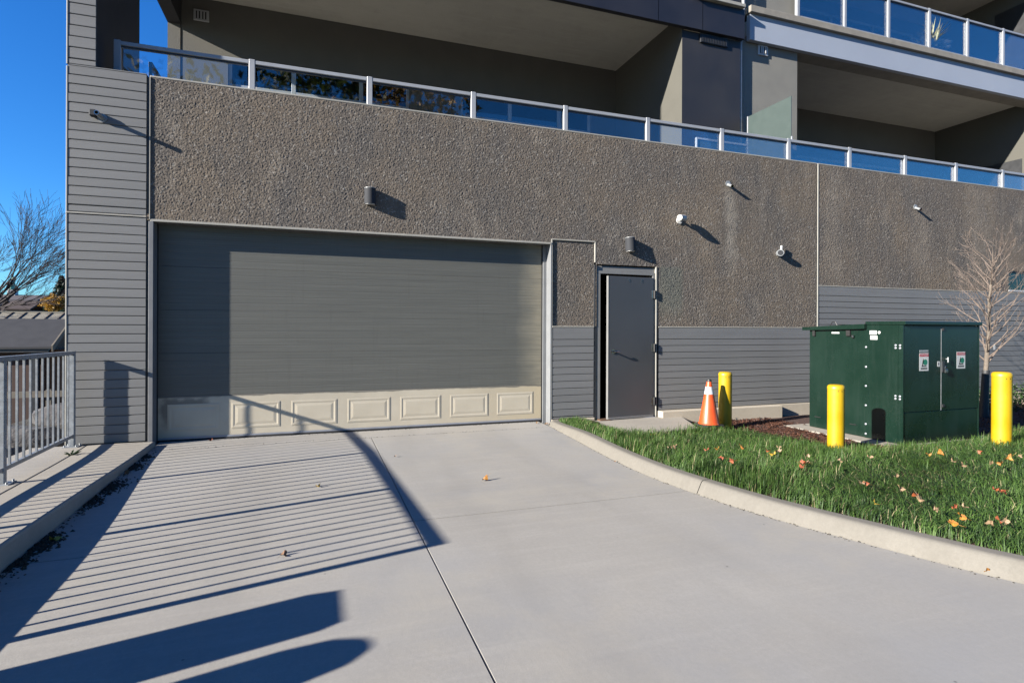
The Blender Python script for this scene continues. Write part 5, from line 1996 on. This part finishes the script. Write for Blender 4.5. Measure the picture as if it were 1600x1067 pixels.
# houses between
def house(u0, u1, vt, vb, dist, label, roofm):
    a = at_far(u0, vb, dist); b = at_far(u1, vb, dist)
    zt__ = at_far(u0, vt, dist).z + 2.3; zb__ = at_far(u0, vb, dist).z + 2.3
    Hh = empty('house', ((a.x + b.x) / 2, a.y, -2.3), label, 'house')
    w_ = (b.x - a.x) / 2
    MB().prism([(-4, zb__), (0, zt__), (4, zb__), (4, zb__ - 0.2), (0, zt__ - 0.2), (-4, zb__ - 0.2)], 'x', -w_, w_).build('roof', roofm, Hh)
    MB().box(-w_ + 0.5, w_ - 0.5, -3.5, 3.5, 0, zb__ - 0.21).build('wall', M['darkhouse'], Hh)
    for k in range(3):
        x_ = -w_ + 1.5 + k * (2 * w_ - 3) / 2.5
        MB().box(x_, x_ + 1.0, -3.56, -3.51, max(0.3, zb__ - 2.0), max(0.6, zb__ - 0.7)).build('window', M['dark'], Hh)
    return Hh


house(20, 66, 470, 483, 110, 'distant house with a brown roof below the steeple', M['brownroof'])
house(-30, 12, 468, 482, 120, 'distant dark house at the left edge beside the steeple', M['slate'])
house(55, 100, 474, 486, 130, 'distant grey roofed house beside the golden tree', M['slate'])

# spruce and golden tree
sp0 = at_far(96, 480, 95)
SPt = empty('spruce_tree', (sp0.x, sp0.y, -2.3), 'dark spruce tree beside the corner of the column', 'tree')
ztop = at_far(94, 432, 95).z + 2.3
MB().tube([(0, 0, 0), (0, 0, ztop)], [0.25, 0.03], 8).build('trunk', M['farbark'], SPt)
pts = []
rs = random.Random(3)
for i in range(4200):
    t = rs.random() ** 0.75
    z_ = ztop * (0.12 + 0.88 * t)
    rmax = 4.0 * (1 - t) ** 0.85 + 0.12
    az = rs.uniform(0, 6.28)
    lay = 0.65 + 0.35 * math.sin(z_ * 4.2 + 2.0 * math.sin(az * 3))
    rr_ = rmax * lay * rs.uniform(0.35, 1.0)
    pts.append(((math.cos(az) * rr_, math.sin(az) * rr_, z_ - 0.12 * rr_), rs.random()))
leaf_cloud('crown', M['needle'], pts, (0.16, 0.34), SPt, rr=rs)
gt0 = at_far(86, 487, 75)
GT_ = empty('golden_tree', (gt0.x, gt0.y, -2.3), 'small golden autumn tree in front of the dark spruce', 'tree')
zc0 = at_far(86, 486, 75).z + 2.3; zc1 = at_far(86, 461, 75).z + 2.3
MB().tube([(0, 0, 0), (0.05, 0, zc0 + 0.6)], [0.14, 0.07], 7).build('trunk', M['farbark'], GT_)
pts = []
for i in range(2600):
    d = Vector((rs.gauss(0, 1), rs.gauss(0, 1), rs.gauss(0, 1))).normalized()
    cl = 0.75 + 0.4 * mnoise.noise(d * 2.3)
    rr_ = rs.uniform(0.45, 1.0) * cl
    pts.append(((d.x * 1.65 * rr_, d.y * 1.65 * rr_, (zc0 + zc1) / 2 + d.z * (zc1 - zc0) * 0.66 * rr_), rs.random()))
leaf_cloud('crown', M['gold'], pts, (0.07, 0.15), GT_, rr=rs)

# large bare tree, trunk left of the view, branches reaching in
bt = at_far(-42, 520, 44)
BT = empty('bare_tree', (bt.x, bt.y, -2.3), 'large bare tree with spreading branches against the blue sky', 'tree')
rnd = random.Random(17)
MB().tube([(0, 0, 0), (0.05, 0, 1.6), (0.1, 0.05, 3.0), (0.15, 0, 4.4)], [0.42, 0.34, 0.30, 0.24], 12).build('trunk', M['farbark'], BT, smooth=True)
cw = MB()
mains = []
for k in range(6):
    az = k * 2.4 + 1.0
    el = rnd.uniform(0.8, 1.8)
    mains.append((Vector((0.1, 0.0, rnd.uniform(2.6, 4.3))), Vector((math.cos(az), math.sin(az), el))))
# boughs that lean to the right, towards the building
for el, z_ in ((0.95, 3.9), (1.15, 4.0), (1.5, 4.1), (1.9, 4.2), (2.6, 4.3), (1.25, 3.9), (0.68, 3.7)):
    mains.append((Vector((0.1, 0, z_)), Vector((1.0, rnd.uniform(-0.35, 0.35), el))))
for p, d in mains:
    grow(cw, p, d, rnd.uniform(2.5, 3.3), rnd.uniform(0.055, 0.09), 5, rnd, 0.007, (0.2, 0.48), 0.05, 5, 6, (2, 4), 0.62, 0.71)
cw.build('crown', M['farbark'], BT)

# boulders and a timber rail on the lower ground beyond the walk
rbs = random.Random(31)
for k in range(9):
    p = Vector((-4.6 - rbs.uniform(0, 2.2), 3.2 + k * 0.75, 0))
    r = rbs.uniform(0.35, 0.65)
    bm = bmesh.new()
    bmesh.ops.create_icosphere(bm, subdivisions=2, radius=1.0)
    for v in bm.verts:
        n_ = mnoise.noise(v.co * 1.3 + Vector((k * 3.1, 0, 0)))
        v.co = v.co * (1 + 0.28 * n_)
        v.co = Vector((v.co.x * r * 1.2, v.co.y * r, v.co.z * r * 0.8))
    me = bpy.data.meshes.new('boulder')
    bm.to_mesh(me)
    bm.free()
    me.materials.append(M['rock'])
    o = share('boulder', me, (p.x, p.y, -2.3 + r * 0.5 + (1.1 if k % 2 else 0.25)))
    tag(o, 'grey boulder on the bank beyond the guard railing, ' + ['nearest the column base', 'second out from the column', 'low one before the timber fence', 'high one before the timber fence', 'in the middle of the row', 'upper one right of the middle', 'low one towards the house', 'upper one towards the house', 'farthest along the bank'][k], 'boulder', 'boulders beyond the railing')
bank = MB()
nb_ = 14
vs = []
for j in range(nb_ + 1):
    for i in range(nb_ + 1):
        x = -3.03 - 6 * i / nb_
        y = 0.5 + 11 * j / nb_
        z = -2.32 + 1.5 * smooth(-3.6, -4.6, x) * smooth(-8.5, -6.5, x) + 0.2 * mnoise.noise((x, y, 0))
        if i in (0, nb_) or j in (0, nb_):
            z = -2.36
        vs.append((x, y, z))
bank.add(vs, [(j * (nb_ + 1) + i, j * (nb_ + 1) + i + 1, (j + 1) * (nb_ + 1) + i + 1, (j + 1) * (nb_ + 1) + i) for j in range(nb_) for i in range(nb_)])
st(bank.build('bank', M['soil'], smooth=True))
FB = empty('timber_fence', (-6.2, 11.2, -2.3), 'low pale timber rail fence below the guard railing', 'fence')
MB().box(-6, 1.2, -0.03, 0.03, 1.75, 1.92).build('rail', M['timber'], FB)
for k in range(5):
    MB().box(-5.8 + k * 1.65, -5.68 + k * 1.65, 0.031, 0.13, 0, 1.95).build('post', M['timber'], FB)

# tall street trees across the road behind the viewpoint (the terrace glass mirrors them)
rt = random.Random(44)
for k, (x, y, h, mt) in enumerate([(-14, -30, 12, 'deepleaf'), (-6.5, -29, 19, 'deepleaf'), (0.5, -27, 23, 'deepleaf'), (5.5, -28, 22, 'gold'), (11, -31, 13, 'deepleaf'),
                                   (18, -33, 11, 'deepleaf'), (26, -34, 10, 'gold'), (35, -36, 11, 'deepleaf'), (-23, -33, 10, 'gold')]):
    ST = empty('street_tree', (x, y, -0.35), ['leafy green tree across the road, second from its left end', 'broad green tree across the road facing the left railing', 'tallest green tree across the road facing the garage', 'tallest golden tree across the road beside the tallest green one', 'green tree across the road opposite the side door', 'low green tree across the road opposite the transformer', 'smaller golden tree across the road among the right hand trees', 'rightmost green tree across the road', 'leftmost golden tree across the road'][k], 'tree', 'trees across the road')
    tk = MB().tube([(0, 0, 0), (0.1, 0, h * 0.35), (0.0, 0.1, h * 0.6)], [0.35, 0.25, 0.12], 8)
    for j in range(7):
        az = j * 0.95
        tk.tube([(0.05, 0, h * 0.3), (math.cos(az) * h * 0.12, math.sin(az) * h * 0.12, h * 0.55), (math.cos(az) * h * 0.2, math.sin(az) * h * 0.2, h * 0.75)], [0.14, 0.07, 0.03], 6)
    tk.build('trunk', M['farbark'], ST, smooth=True)
    pts = []
    for i in range(3200):
        d = Vector((rt.gauss(0, 1), rt.gauss(0, 1), rt.gauss(0, 1))).normalized()
        rr_ = rt.uniform(0.4, 1.0) * (0.72 + 0.45 * mnoise.noise(d * 2.1 + Vector((k * 5.0, 0, 0))))
        pts.append(((d.x * h * 0.30 * rr_, d.y * h * 0.30 * rr_, h * 0.62 + d.z * h * 0.38 * rr_), rt.random()))
    leaf_cloud('crown', M[mt], pts, (0.18, 0.36), ST, rr=rt)

# small weed in the joint by the end post of the guard railing
wd_ = empty('weed', (-2.42, -0.62, walk_z(-0.62)), 'small green weed growing from the walkway joint near the end post', 'weed')
wm = MB()
rw = random.Random(12)
for k in range(16):
    az = rw.uniform(0, 6.28)
    ln_ = rw.uniform(0.05, 0.11)
    d = Vector((math.cos(az), math.sin(az), rw.uniform(0.2, 0.8))).normalized()
    sd = Vector((-math.sin(az), math.cos(az), 0)) * 0.011
    m_ = d * ln_ * 0.6
    t_ = d * ln_ + Vector((0, 0, -0.012))
    wm.add([(0, 0, 0), tuple(m_ - sd), tuple(t_), tuple(m_ + sd)], [(0, 1, 2, 3)])
wm.build('leaves', M['shrubleaf'], wd_, fix=False)
